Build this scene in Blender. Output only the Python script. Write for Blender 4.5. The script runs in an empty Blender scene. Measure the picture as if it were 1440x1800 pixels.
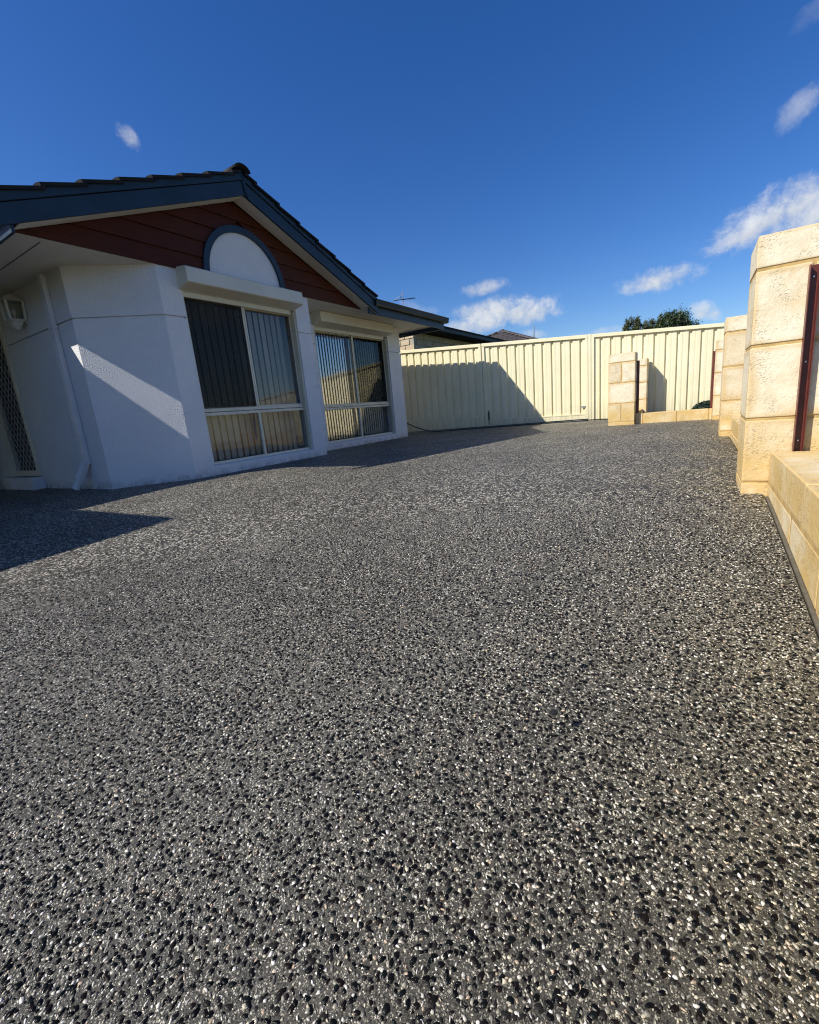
import bpy, bmesh, math, random
import numpy as np
from mathutils import Vector, Matrix

random.seed(7)
rng = np.random.default_rng(11)
scene = bpy.context.scene
col = scene.collection

# ------------------------------------------------------------------ camera
cam_d = bpy.data.cameras.new('camera')
cam = bpy.data.objects.new('camera', cam_d)
col.objects.link(cam)
Rx = Vector((0.84487506, 0.52724931, -0.0905224))
Up = Vector((-0.04093583, 0.23243429, 0.97175025))
Fw = Vector((-0.53339516, 0.81730194, -0.21796132))
mw = Matrix((Rx, Up, -Fw)).transposed().to_4x4()
mw.translation = Vector((0, 0, 0.55))
cam.matrix_world = mw
cam_d.sensor_fit = 'HORIZONTAL'
cam_d.sensor_width = 36.0
cam_d.lens = 36.0 * 785.7 / 1440.0
cam_d.clip_start = 0.02
cam_d.clip_end = 2000
scene.camera = cam

# ------------------------------------------------------------------ light, sky, exposure
SUN = Vector((-0.735, -0.945, 1.0)).normalized()
SUN_EL = math.asin(SUN.z)
SUN_ROT = math.atan2(SUN.x, SUN.y)
sun_d = bpy.data.lights.new('sun', 'SUN')
sun_d.energy = 5.0
sun_d.angle = math.radians(0.5)
sun_d.color = (1.0, 0.955, 0.87)
sun = bpy.data.objects.new('sun', sun_d)
col.objects.link(sun)
sun.location = SUN * 50
sun.rotation_euler = SUN.to_track_quat('Z', 'Y').to_euler()

scene.view_settings.view_transform = 'Standard'
scene.view_settings.look = 'None'
scene.view_settings.exposure = 0.27
scene.view_settings.gamma = 1.0
scene.view_settings.use_curve_mapping = False
scene.cycles.use_denoising = True
scene.cycles.denoiser = 'OPENIMAGEDENOISE'
scene.cycles.denoising_input_passes = 'RGB_ALBEDO_NORMAL'
scene.cycles.denoising_prefilter = 'NONE'
scene.cycles.filter_width = 1.1
scene.cycles.max_bounces = 8
scene.cycles.transparent_max_bounces = 12
scene.cycles.caustics_reflective = False
scene.cycles.caustics_refractive = False

SKY_STRENGTH = 0.082
world = bpy.data.worlds.new('World')
scene.world = world
world.use_nodes = True
WN, WL = world.node_tree.nodes, world.node_tree.links
WN.clear()


class NT:
    """small helper round a node tree"""
    def __init__(s, tree):
        s.n, s.l = tree.nodes, tree.links

    def node(s, t, **kw):
        n = s.n.new(t)
        for k, v in kw.items():
            setattr(n, k, v)
        return n

    def put(s, sock, v):
        if v is None:
            return
        if isinstance(v, bpy.types.NodeSocket):
            s.l.new(v, sock)
        else:
            sock.default_value = v

    def math(s, op, a, b=None, c=None, clamp=False):
        n = s.node('ShaderNodeMath', operation=op, use_clamp=clamp)
        s.put(n.inputs[0], a); s.put(n.inputs[1], b)
        if c is not None:
            s.put(n.inputs[2], c)
        return n.outputs[0]

    def vmath(s, op, a, b=None):
        n = s.node('ShaderNodeVectorMath', operation=op)
        s.put(n.inputs[0], a)
        if b is not None:
            s.put(n.inputs[1], b)
        return n.outputs['Value'] if op in ('DOT_PRODUCT', 'LENGTH', 'DISTANCE') else n.outputs[0]

    def mix(s, f, a, b, blend='MIX'):
        n = s.node('ShaderNodeMix', data_type='RGBA', blend_type=blend)
        s.put(n.inputs[0], f)
        s.put(n.inputs[6], a if not isinstance(a, tuple) or len(a) == 4 else (*a, 1))
        s.put(n.inputs[7], b if not isinstance(b, tuple) or len(b) == 4 else (*b, 1))
        return n.outputs[2]

    def noise(s, vec, scale, detail=4, rough=0.5, dim='3D', dist=0.0):
        n = s.node('ShaderNodeTexNoise', noise_dimensions=dim)
        s.put(n.inputs['Vector'], vec)
        n.inputs['Scale'].default_value = scale
        n.inputs['Detail'].default_value = detail
        n.inputs['Roughness'].default_value = rough
        n.inputs['Distortion'].default_value = dist
        return n.outputs[0], n.outputs[1]

    def voronoi(s, vec, scale, feature='F1', rand=1.0):
        n = s.node('ShaderNodeTexVoronoi', feature=feature)
        s.put(n.inputs['Vector'], vec)
        n.inputs['Scale'].default_value = scale
        n.inputs['Randomness'].default_value = rand
        return n.outputs

    def ramp(s, f, stops, interp='LINEAR'):
        n = s.node('ShaderNodeValToRGB')
        n.color_ramp.interpolation = interp
        el = n.color_ramp.elements
        while len(el) < len(stops):
            el.new(0.5)
        for e, (p, c) in zip(el, stops):
            e.position = p
            e.color = (*c, 1) if isinstance(c, tuple) else (c, c, c, 1)
        s.put(n.inputs[0], f)
        return n.outputs[0]

    def smooth(s, v, a, b, lo=0.0, hi=1.0):
        n = s.node('ShaderNodeMapRange', interpolation_type='SMOOTHSTEP')
        s.put(n.inputs[0], v)
        n.inputs[1].default_value = a; n.inputs[2].default_value = b
        n.inputs[3].default_value = lo; n.inputs[4].default_value = hi
        return n.outputs[0]

    def bump(s, h, strength=0.5, dist=0.01, normal=None):
        n = s.node('ShaderNodeBump')
        n.inputs['Strength'].default_value = strength
        n.inputs['Distance'].default_value = dist
        s.put(n.inputs['Height'], h)
        if normal is not None:
            s.put(n.inputs['Normal'], normal)
        return n.outputs[0]


w = NT(world.node_tree)
sky = w.node('ShaderNodeTexSky', sky_type='NISHITA')
sky.sun_disc = False
sky.sun_elevation = SUN_EL
sky.sun_rotation = SUN_ROT
sky.altitude = 0
sky.air_density = 1.0
sky.dust_density = 0.5
sky.ozone_density = 5.0
hsv = w.node('ShaderNodeHueSaturation')
hsv.inputs['Saturation'].default_value = 1.27
hsv.inputs['Hue'].default_value = 0.513
hsv.inputs['Value'].default_value = 1.32
w.l.new(sky.outputs[0], hsv.inputs['Color'])
dirv = w.node('ShaderNodeTexCoord').outputs['Generated']
dirv = w.vmath('NORMALIZE', dirv)
n1, nc1 = w.noise(dirv, 7.0, 3, 0.55)
warp = w.vmath('SUBTRACT', nc1, (0.5, 0.5, 0.5))
warp = w.vmath('MULTIPLY', warp, (0.05, 0.05, 0.03))
dw = w.vmath('ADD', dirv, warp)
n2, _ = w.noise(dw, 26.0, 10, 0.66)
nz = w.math('MULTIPLY', w.math('SUBTRACT', n2, 0.465), 3.2)
# clouds: direction, two inverse half axes, opacity
CLOUDS = [
((-0.7602, 0.4728, 0.4455) , (0.78, 33.42, -34.17) , (43.21, 33.9, 37.69) , 0.6),
((0.1018, 0.9268, 0.3616) , (22.93, -9.48, 17.82) , (-42.65, -12.73, 44.56) , 0.42),
((0.1001, 0.8887, 0.4474) , (28.91, -14.68, 22.67) , (-49.91, -21.14, 53.11) , 0.14),
((0.0660, 0.9700, 0.2340) , (12.5, -1.9, 5.6) , (-17.0, -12.5, 48.0) , 0.62),
((0.1173, 0.9619, 0.2488) , (7.6, -1.8, 3.2) , (-5.6, -5.4, 22.5) , 0.8),
((0.1427, 0.9655, 0.2179) , (13.36, -3.05, 4.76) , (-6.72, -7.98, 39.68) , 0.72),
((-0.0692, 0.9796, 0.1884) , (15.52, 0.34, 3.89) , (-1.85, -8.09, 41.26) , 0.95),
((-0.3662, 0.9029, 0.2249) , (20.28, 7.51, 2.83) , (3.21, -12.73, 56.16) , 0.75),
((-0.3096, 0.9348, 0.1742) , (9.95, 3.05, 1.3) , (1.53, -6.5, 37.47) , 0.95),
((-0.3761, 0.907, 0.1895) , (11.86, 4.38, 2.55) , (-1.39, -11.27, 51.04) , 0.7),
((-0.4114, 0.8973, 0.16) , (9.88, 4.43, 0.5) , (3.62, -6.48, 45.51) , 0.85),
((0.0076, 0.9926, 0.1209) , (35.92, -0.89, 4.9) , (3.72, -6.88, 56.0) , 0.85),
((-0.1488, 0.9828, 0.1096) , (12.51, 1.76, 1.13) , (5.79, -8.13, 80.36) , 0.4),
((-0.4819, 0.8515, 0.2065) , (17.52, 11.32, -5.84) , (30.39, -4.72, 90.12) , 0.18),
((-0.2762, 0.9522, 0.1307) , (31.22, 9.16, -0.88) , (16.85, -9.33, 103.11) , 0.45),
# the sky goes on in the same way beyond the frame
((0.62, 0.74, 0.26), (9.0, -7.5, 0.0), (-3.0, -3.0, 26.0), 0.7),
((0.80, 0.55, 0.22), (6.0, -9.0, 0.0), (-3.0, -3.0, 30.0), 0.8),
((0.42, 0.88, 0.20), (12.0, -5.5, 0.0), (-2.0, -4.0, 34.0), 0.8),
]
trans, shade = None, None
for c, A, B, op in CLOUDS:
    d = w.vmath('SUBTRACT', dw, c)
    u = w.vmath('DOT_PRODUCT', d, A)
    v = w.vmath('DOT_PRODUCT', d, B)
    r2 = w.math('ADD', w.math('MULTIPLY', u, u), w.math('MULTIPLY', v, v))
    val = w.math('ADD', w.math('SUBTRACT', 1.0, r2), nz)
    front = w.math('GREATER_THAN', w.vmath('DOT_PRODUCT', dirv, c), 0.6)
    m = w.math('MULTIPLY', w.smooth(val, -0.1, 1.6, 0.0, op), front)
    inv = w.math('SUBTRACT', 1.0, m)
    trans = inv if trans is None else w.math('MULTIPLY', trans, inv)
    sh = w.math('MULTIPLY', m, v)
    shade = sh if shade is None else w.math('ADD', shade, sh)
cover = w.math('SUBTRACT', 1.0, trans)
tone = w.math('ADD', w.math('MULTIPLY', shade, 0.14), w.math('ADD', 0.72, w.math('MULTIPLY', nz, 0.12)))
ccol = w.mix(1.0, (0.93, 0.96, 1.0), tone, 'MULTIPLY')
ccol = w.mix(1.0, ccol, tuple([0.88 / SKY_STRENGTH] * 3), 'MULTIPLY')
skyc = w.mix(cover, hsv.outputs[0], ccol)
bg = w.node('ShaderNodeBackground')
bg.inputs['Strength'].default_value = SKY_STRENGTH
w.l.new(skyc, bg.inputs['Color'])
wo = w.node('ShaderNodeOutputWorld')
w.l.new(bg.outputs[0], wo.inputs['Surface'])


# ------------------------------------------------------------------ building helpers
class MB:
    """collects vertices and faces in world coordinates"""
    def __init__(s):
        s.v, s.f = [], []

    def add(s, vs, fs):
        o = len(s.v)
        s.v += [tuple(p) for p in vs]
        s.f += [tuple(i + o for i in f) for f in fs]
        return s

    def box(s, x0, x1, y0, y1, z0, z1):
        vs = [(x, y, z) for z in (z0, z1) for y in (y0, y1) for x in (x0, x1)]
        return s.add(vs, [(0, 2, 3, 1), (4, 5, 7, 6), (0, 1, 5, 4), (2, 6, 7, 3), (0, 4, 6, 2), (1, 3, 7, 5)])

    def obox(s, c, ax, ay, az):
        c, ax, ay, az = map(Vector, (c, ax, ay, az))
        vs = [c + ax * i + ay * j + az * k for k in (-1, 1) for j in (-1, 1) for i in (-1, 1)]
        return s.add(vs, [(0, 2, 3, 1), (4, 5, 7, 6), (0, 1, 5, 4), (2, 6, 7, 3), (0, 4, 6, 2), (1, 3, 7, 5)])

    def hexa(s, p):
        """8 corners: bottom loop 0-3, top loop 4-7"""
        return s.add(p, [(3, 2, 1, 0), (4, 5, 6, 7), (0, 1, 5, 4), (1, 2, 6, 5), (2, 3, 7, 6), (3, 0, 4, 7)])

    def prism(s, poly, d):
        """closed polygon of 3-D points pushed along d"""
        n = len(poly); d = Vector(d)
        vs = [Vector(p) for p in poly] + [Vector(p) + d for p in poly]
        fs = [tuple(range(n))[::-1], tuple(range(n, 2 * n))]
        fs += [(i, (i + 1) % n, (i + 1) % n + n, i + n) for i in range(n)]
        return s.add(vs, fs)

    def plan(s, poly, z0, z1):
        return s.prism([(x, y, z0) for x, y in poly], (0, 0, z1 - z0))

    def tube(s, pts, r, n=8, cap=True):
        pts = [Vector(p) for p in pts]; o = len(s.v); m = len(pts)
        rr = r if isinstance(r, (list, tuple)) else [r] * m
        for i, p in enumerate(pts):
            t = (pts[min(i + 1, m - 1)] - pts[max(i - 1, 0)]).normalized()
            a = t.cross(Vector((0, 0, 1)))
            if a.length < 1e-3:
                a = Vector((1, 0, 0))
            a.normalize(); b = t.cross(a)
            for k in range(n):
                g = 2 * math.pi * k / n
                s.v.append(tuple(p + (a * math.cos(g) + b * math.sin(g)) * rr[i]))
        for i in range(m - 1):
            for k in range(n):
                s.f.append((o + i * n + k, o + i * n + (k + 1) % n, o + (i + 1) * n + (k + 1) % n, o + (i + 1) * n + k))
        if cap:
            s.f.append(tuple(o + k for k in range(n))[::-1])
            s.f.append(tuple(o + (m - 1) * n + k for k in range(n)))
        return s

    def lathe(s, prof, c, n=24, a0=0.0):
        o = len(s.v); m = len(prof); c = Vector(c)
        for r, z in prof:
            for k in range(n):
                g = 2 * math.pi * k / n + a0
                s.v.append((c.x + r * math.cos(g), c.y + r * math.sin(g), c.z + z))
        for i in range(m - 1):
            for k in range(n):
                s.f.append((o + i * n + k, o + i * n + (k + 1) % n, o + (i + 1) * n + (k + 1) % n, o + (i + 1) * n + k))
        s.f.append(tuple(o + k for k in range(n))[::-1])
        s.f.append(tuple(o + (m - 1) * n + k for k in range(n)))
        return s


WLOC = {}


def _link(o, parent, loc):
    col.objects.link(o)
    base = WLOC.get(parent.name, Vector((0, 0, 0))) if parent else Vector((0, 0, 0))
    if parent:
        o.parent = parent
    o.location = Vector(loc) - base
    WLOC[o.name] = Vector(loc)


def empty(name, loc, parent=None):
    o = bpy.data.objects.new(name, None)
    o.empty_display_size = 0.1
    _link(o, parent, loc)
    return o


def tag(o, label=None, cat=None, group=None, kind=None):
    for k, v in (('label', label), ('category', cat), ('group', group), ('kind', kind)):
        if v:
            o[k] = v
    if cat and not kind:
        o['kind'] = 'thing'
    return o


def obj(name, mb, mat, parent=None, bevel=0.0, seg=2, smooth=False, loc=None):
    if loc is None:
        loc = WLOC[parent.name] if parent else (0, 0, 0)
    loc = Vector(loc)
    me = bpy.data.meshes.new(name)
    me.from_pydata([tuple(Vector(p) - loc) for p in mb.v], [], mb.f)
    me.materials.append(mat)
    bm = bmesh.new(); bm.from_mesh(me)
    bmesh.ops.recalc_face_normals(bm, faces=bm.faces)
    if bevel > 0:
        es = [e for e in bm.edges if len(e.link_faces) == 2 and e.calc_face_angle(0) > 0.5]
        bmesh.ops.bevel(bm, geom=es, offset=bevel, segments=seg, affect='EDGES', clamp_overlap=True, profile=0.6)
    bm.to_mesh(me); bm.free()
    if smooth:
        me.polygons.foreach_set('use_smooth', [True] * len(me.polygons))
    o = bpy.data.objects.new(name, me)
    _link(o, parent, loc)
    return o


def inst(name, me, parent, mat4):
    o = bpy.data.objects.new(name, me)
    col.objects.link(o)
    o.parent = parent
    m = mat4.copy()
    m.translation = m.translation - WLOC[parent.name]
    o.matrix_local = m
    WLOC[o.name] = mat4.translation.copy()
    return o


def frame4(x, y, z, t):
    m = Matrix((Vector(x).normalized(), Vector(y).normalized(), Vector(z).normalized())).transposed().to_4x4()
    m.translation = Vector(t)
    return m


# ------------------------------------------------------------------ materials
def mat(name):
    m = bpy.data.materials.new(name)
    m.use_nodes = True
    t = NT(m.node_tree)
    b = m.node_tree.nodes['Principled BSDF']
    return m, t, b


def coords(t, kind='Object'):
    return t.node('ShaderNodeTexCoord').outputs[kind]


def geo_pos(t):
    return t.node('ShaderNodeNewGeometry').outputs['Position']


def simple(name, c, rough=0.5, var=0.12, scale=6.0, bump=0.0, bscale=60.0, spec=0.5, metal=0.0, bdist=0.004):
    m, t, b = mat(name)
    p = geo_pos(t)
    n, _ = t.noise(p, scale, 5, 0.6)
    f = t.smooth(n, 0.3, 0.7)
    c0 = tuple(x * (1 - var) for x in c); c1 = tuple(min(1, x * (1 + var)) for x in c)
    t.put(b.inputs['Base Color'], t.mix(f, c0, c1))
    n2, _ = t.noise(p, scale * 7, 3, 0.6)
    t.put(b.inputs['Roughness'], t.smooth(n2, 0.2, 0.8, max(0.02, rough - 0.08), min(1, rough + 0.08)))
    b.inputs['Specular IOR Level'].default_value = spec
    b.inputs['Metallic'].default_value = metal
    if bump > 0:
        n3, _ = t.noise(p, bscale, 4, 0.6)
        t.put(b.inputs['Normal'], t.bump(n3, bump, bdist))
    return m


M = {}
# white render, sponge-textured
m, t, b = mat('white_render')
p = geo_pos(t)
n, _ = t.noise(p, 1.7, 5, 0.6)
base = t.mix(t.smooth(n, 0.3, 0.75), (0.74, 0.742, 0.748), (0.795, 0.795, 0.80))
sep = t.node('ShaderNodeSeparateXYZ'); t.l.new(p, sep.inputs[0])
nd, _ = t.noise(p, 9, 4, 0.7)
dirt = t.math('MULTIPLY', t.smooth(sep.outputs[2], 0.10, -0.03), t.smooth(nd, 0.32, 0.66, 0.0, 0.7))
t.put(b.inputs['Base Color'], t.mix(dirt, base, (0.30, 0.28, 0.25)))
b.inputs['Roughness'].default_value = 0.8
b.inputs['Specular IOR Level'].default_value = 0.25
na, _ = t.noise(p, 75, 3, 0.55)
nb, _ = t.noise(p, 28, 3, 0.55)
h = t.math('ADD', t.smooth(na, 0.35, 0.68), t.math('MULTIPLY', nb, 0.5))
t.put(b.inputs['Normal'], t.bump(h, 0.75, 0.005))
M['render'] = m

M['soffit'] = simple('soffit_paint', (0.66, 0.63, 0.56), 0.6, 0.05, 2.0, 0.1, 40)
M['trim'] = simple('blue_grey_paint', (0.012, 0.031, 0.056), 0.45, 0.15, 3.0, 0.05, 30, spec=0.35)
M['cream_metal'] = simple('cream_metal', (0.64, 0.60, 0.475), 0.4, 0.05, 3.0)
M['box_metal'] = simple('shutter_metal', (0.63, 0.60, 0.50), 0.42, 0.05, 2.5, 0.06, 12, bdist=0.003)
M['dark_rubber'] = simple('dark_rubber', (0.012, 0.012, 0.013), 0.5)
M['hose'] = simple('hose_rubber', (0.02, 0.022, 0.022), 0.4)
M['pvc'] = simple('downpipe_paint', (0.62, 0.63, 0.66), 0.45, 0.08, 5)
M['gutter'] = simple('gutter_paint', (0.012, 0.016, 0.016), 0.5, 0.2, 6, spec=0.3)
M['interior'] = simple('interior_wall', (0.30, 0.28, 0.25), 0.8)
M['concrete'] = simple('step_concrete', (0.62, 0.62, 0.64), 0.8, 0.1, 6, 0.3, 60)
M['aluminium'] = simple('aluminium', (0.55, 0.55, 0.56), 0.35, 0.1, 8, metal=0.9)
M['screw'] = simple('screw_zinc', (0.75, 0.75, 0.75), 0.3, 0.1, 30, metal=0.6)
M['lamp_white'] = simple('lamp_paint', (0.62, 0.61, 0.57), 0.45)
M['grille'] = simple('grille_paint', (0.45, 0.45, 0.44), 0.5)
M['dark_room'] = simple('dark_panel', (0.01, 0.01, 0.012), 0.7)
M['room_floor'] = simple('room_floor', (0.16, 0.12, 0.09), 0.5)

# red-brown stained boards
m, t, b = mat('red_board')
p = geo_pos(t)
sp = t.vmath('MULTIPLY', p, (1, 1.2, 14))
n, _ = t.noise(sp, 5, 6, 0.65)
n2, _ = t.noise(p, 1.3, 3)
c = t.mix(t.smooth(n, 0.3, 0.7), (0.052, 0.0115, 0.0032), (0.088, 0.0195, 0.0055))
t.put(b.inputs['Base Color'], t.mix(t.smooth(n2, 0.4, 0.7, 0, 0.4), c, (0.05, 0.009, 0.005)))
b.inputs['Roughness'].default_value = 0.6
b.inputs['Specular IOR Level'].default_value = 0.2
t.put(b.inputs['Normal'], t.bump(n, 0.25, 0.003))
M['red_board'] = m

# concrete roof tile
m, t, b = mat('dark_roof_tile')
p = geo_pos(t)
n, _ = t.noise(p, 14, 6, 0.7)
oi = t.node('ShaderNodeObjectInfo').outputs['Random']
c = t.mix(t.smooth(n, 0.3, 0.75), (0.009, 0.009, 0.010), (0.024, 0.021, 0.021))
c = t.mix(t.math('MULTIPLY', oi, 0.5), c, (0.018, 0.012, 0.010))
t.put(b.inputs['Base Color'], c)
b.inputs['Roughness'].default_value = 0.7
b.inputs['Specular IOR Level'].default_value = 0.2
n2, _ = t.noise(p, 180, 3)
t.put(b.inputs['Normal'], t.bump(n2, 0.3, 0.002))
M['tile'] = m
m, t, b = mat('grey_roof_tile')
p = geo_pos(t)
n, _ = t.noise(p, 5, 6, 0.7)
t.put(b.inputs['Base Color'], t.mix(t.smooth(n, 0.3, 0.7), (0.034, 0.029, 0.028), (0.095, 0.08, 0.074)))
b.inputs['Roughness'].default_value = 0.7
M['tile2'] = m

# cream powder-coated steel
m, t, b = mat('cream_steel')
p = geo_pos(t)
n, _ = t.noise(p, 2.2, 5, 0.6)
c = t.mix(t.smooth(n, 0.3, 0.7), (0.80, 0.73, 0.478), (0.85, 0.785, 0.532))
sp = t.vmath('MULTIPLY', p, (9, 9, 0.5))
n2, _ = t.noise(sp, 3, 4, 0.6)
sep = t.node('ShaderNodeSeparateXYZ'); t.l.new(p, sep.inputs[0])
dirt = t.math('MULTIPLY', t.smooth(sep.outputs[2], 0.5, 0.0), t.smooth(n2, 0.35, 0.7, 0.05, 0.5))
t.put(b.inputs['Base Color'], t.mix(dirt, c, (0.42, 0.34, 0.20)))
b.inputs['Roughness'].default_value = 0.42
M['fence'] = m

# limestone block
m, t, b = mat('limestone')
p = geo_pos(t)
oi = t.node('ShaderNodeObjectInfo').outputs['Random']
off = t.node('ShaderNodeCombineXYZ'); t.put(off.inputs[0], t.math('MULTIPLY', oi, 37.0)); t.put(off.inputs[2], t.math('MULTIPLY', oi, 11.0))
pp = t.vmath('ADD', p, off.outputs[0])
n, _ = t.noise(pp, 7, 6, 0.65)
n2, _ = t.noise(pp, 45, 5, 0.65)
c = t.mix(t.smooth(n, 0.28, 0.72), (0.70, 0.60, 0.41), (0.82, 0.75, 0.57))
c = t.mix(t.smooth(n2, 0.45, 0.75, 0, 0.6), c, (0.84, 0.775, 0.60))
c = t.mix(t.math('MULTIPLY', t.smooth(oi, 0.55, 1.0), 0.35), c, (0.57, 0.42, 0.21))
sep = t.node('ShaderNodeSeparateXYZ'); t.l.new(p, sep.inputs[0])
n3, _ = t.noise(pp, 3.2, 5, 0.65)
stain = t.math('MULTIPLY', t.smooth(sep.outputs[2], 0.52, 0.12), t.smooth(n3, 0.28, 0.60, 0.25, 1.0))
c = t.mix(t.math('MULTIPLY', stain, 0.88), c, (0.60, 0.405, 0.13))
n4, _ = t.noise(pp, 2.0, 5, 0.7)
c = t.mix(t.smooth(n4, 0.54, 0.70, 0, 0.45), c, (0.60, 0.42, 0.175))
# edge stain left by the mortar wash
uvn = coords(t, 'Generated')
sg = t.node('ShaderNodeSeparateXYZ'); t.l.new(uvn, sg.inputs[0])
def edge(o):
    a = t.math('SUBTRACT', o, 0.5)
    return t.math('ABSOLUTE', a)
ez = edge(sg.outputs[2]); ex = edge(sg.outputs[0])
ey = edge(sg.outputs[1])
em = t.math('MAXIMUM', t.math('MINIMUM', ez, ex), t.math('MINIMUM', t.math('MAXIMUM', ez, ex), ey))
em = t.math('ADD', em, t.math('MULTIPLY', t.math('SUBTRACT', n3, 0.5), 0.3))
c = t.mix(t.smooth(em, 0.37, 0.50, 0, 0.65), c, (0.60, 0.42, 0.18))
# travertine-like pits drawn out sideways
pv = t.vmath('MULTIPLY', pp, (1.0, 1.0, 1.7))
vo = t.voronoi(pv, 85, 'F1')
n5, _ = t.noise(pp, 9, 3, 0.6)
thr = t.math('MULTIPLY', t.smooth(n5, 0.38, 0.66), 0.44)
pit = t.smooth(t.math('SUBTRACT', vo['Distance'], thr), 0.02, -0.12)
cv = t.vmath('MULTIPLY', pp, (1.0, 1.0, 1.9))
n6, _ = t.noise(cv, 30, 8, 0.68, dist=0.6)
crust = t.math('MULTIPLY', t.smooth(n6, 0.57, 0.72), t.smooth(n5, 0.38, 0.66))
t.put(b.inputs['Base Color'], t.mix(t.math('MULTIPLY', t.math('MAXIMUM', t.math('MULTIPLY', pit, 0.5), crust), 0.16), c, (0.56, 0.42, 0.22)))
b.inputs['Roughness'].default_value = 0.85
b.inputs['Specular IOR Level'].default_value = 0.25
h = t.math('SUBTRACT', t.math('MULTIPLY', n2, 0.55), t.math('ADD', t.math('MULTIPLY', pit, 0.4), t.math('MULTIPLY', crust, 0.7)))
h = t.math('ADD', h, t.math('MULTIPLY', n, 0.8))
t.put(b.inputs['Normal'], t.bump(h, 0.75, 0.0065))
M['lime'] = m
M['mortar'] = simple('ochre_mortar', (0.50, 0.345, 0.14), 0.9, 0.2, 14, 0.5, 60, spec=0.2)

# dark red steel channel
M['channel'] = simple('oxide_red_steel', (0.115, 0.026, 0.018), 0.38, 0.2, 12)

# neighbour's cream brick
m, t, b = mat('cream_brick')
p = geo_pos(t)
oi = t.node('ShaderNodeObjectInfo').outputs['Random']
n, _ = t.noise(p, 18, 5, 0.65)
c = t.mix(t.smooth(n, 0.3, 0.7), (0.50, 0.40, 0.25), (0.62, 0.53, 0.36))
c = t.mix(t.math('MULTIPLY', oi, 0.6), c, (0.46, 0.33, 0.20))
t.put(b.inputs['Base Color'], c)
b.inputs['Roughness'].default_value = 0.85
t.put(b.inputs['Normal'], t.bump(n, 0.4, 0.004))
M['brick'] = m
M['brick_mortar'] = simple('pale_mortar', (0.36, 0.32, 0.25), 0.9, 0.1, 10)

# exposed aggregate: paste and pebbles. Near the stones are geometry, further off the cells below take over.
STONE_R = 2.9
m, t, b = mat('exposed_aggregate')
p = geo_pos(t)
sep = t.node('ShaderNodeSeparateXYZ'); t.l.new(p, sep.inputs[0])
flat = t.node('ShaderNodeCombineXYZ'); t.l.new(sep.outputs[0], flat.inputs[0]); t.l.new(sep.outputs[1], flat.inputs[1])
fp = flat.outputs[0]
_, wc = t.noise(fp, 60, 2)
fw_ = t.vmath('ADD', fp, t.vmath('MULTIPLY', t.vmath('SUBTRACT', wc, (0.5, 0.5, 0.5)), (0.006, 0.006, 0)))
v1 = t.voronoi(fw_, 88, 'F1')
ve = t.voronoi(fw_, 88, 'DISTANCE_TO_EDGE')
sc = t.node('ShaderNodeSeparateColor'); t.l.new(v1['Color'], sc.inputs[0])
big, _ = t.noise(fp, 9, 3, 0.6)
sel = t.math('ADD', sc.outputs[0], t.math('MULTIPLY', t.math('SUBTRACT', big, 0.5), 0.25))
stone = t.ramp(sel, [(0.0, (0.004, 0.004, 0.005)), (0.43, (0.007, 0.007, 0.007)), (0.48, (0.04, 0.036, 0.029)),
                     (0.60, (0.13, 0.118, 0.09)), (0.72, (0.38, 0.345, 0.27)), (0.90, (0.70, 0.66, 0.55))])
hue = t.mix(t.smooth(sc.outputs[1], 0.80, 1.0, 0, 0.5), stone, t.mix(1.0, stone, (1.0, 0.72, 0.48), 'MULTIPLY'))
# fine sand of the paste; its palest chips double as painted sun glints
n, _ = t.noise(fp, 420, 3, 0.7)
nm, _ = t.noise(fp, 1.1, 5, 0.6)
paste = t.mix(t.smooth(n, 0.3, 0.72), (0.030, 0.029, 0.025), (0.115, 0.109, 0.092))
vs_ = t.voronoi(fp, 330, 'F1')
ss = t.node('ShaderNodeSeparateColor'); t.l.new(vs_['Color'], ss.inputs[0])
chip_glint = t.ramp(ss.outputs[0], [(0.0, (0.008, 0.008, 0.008)), (0.22, (0.012, 0.012, 0.011)), (0.26, (0.085, 0.08, 0.068)), (0.56, (0.12, 0.113, 0.094)),
                              (0.62, (0.28, 0.265, 0.22)), (0.84, (0.42, 0.385, 0.30)), (0.95, (0.70, 0.66, 0.55))])
ve2 = t.voronoi(fp, 330, 'DISTANCE_TO_EDGE')
paste = t.mix(t.smooth(ve2['Distance'], 0.10, 0.22, 0, 0.85), paste, chip_glint)
inside = t.smooth(ve['Distance'], 0.06, 0.14)
far_c = t.mix(inside, paste, hue)
rad = t.vmath('LENGTH', fp)
zone = t.smooth(rad, STONE_R - 0.7, STONE_R)
cc = t.mix(zone, paste, far_c)
damp = t.smooth(nm, 0.32, 0.7, 0.76, 1.12)
cc = t.mix(1.0, cc, damp, 'MULTIPLY')
dust = t.math('MULTIPLY', t.smooth(sep.outputs[0], -0.7, 0.3), t.smooth(nm, 0.3, 0.65, 0.15, 0.6))
cc = t.mix(dust, cc, t.mix(1.0, cc, (1.12, 0.98, 0.66), 'MULTIPLY'))
t.put(b.inputs['Base Color'], cc)
t.put(b.inputs['Roughness'], t.smooth(n, 0.2, 0.8, 0.34, 0.7))
b.inputs['Specular IOR Level'].default_value = 0.2
hh = t.math('ADD', t.math('MULTIPLY', t.math('MULTIPLY', t.smooth(ve['Distance'], 0.0, 0.3), zone), 1.0), t.math('MULTIPLY', n, 0.55))
t.put(b.inputs['Normal'], t.bump(hh, 0.7, 0.0035))
M['aggregate'] = m

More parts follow.
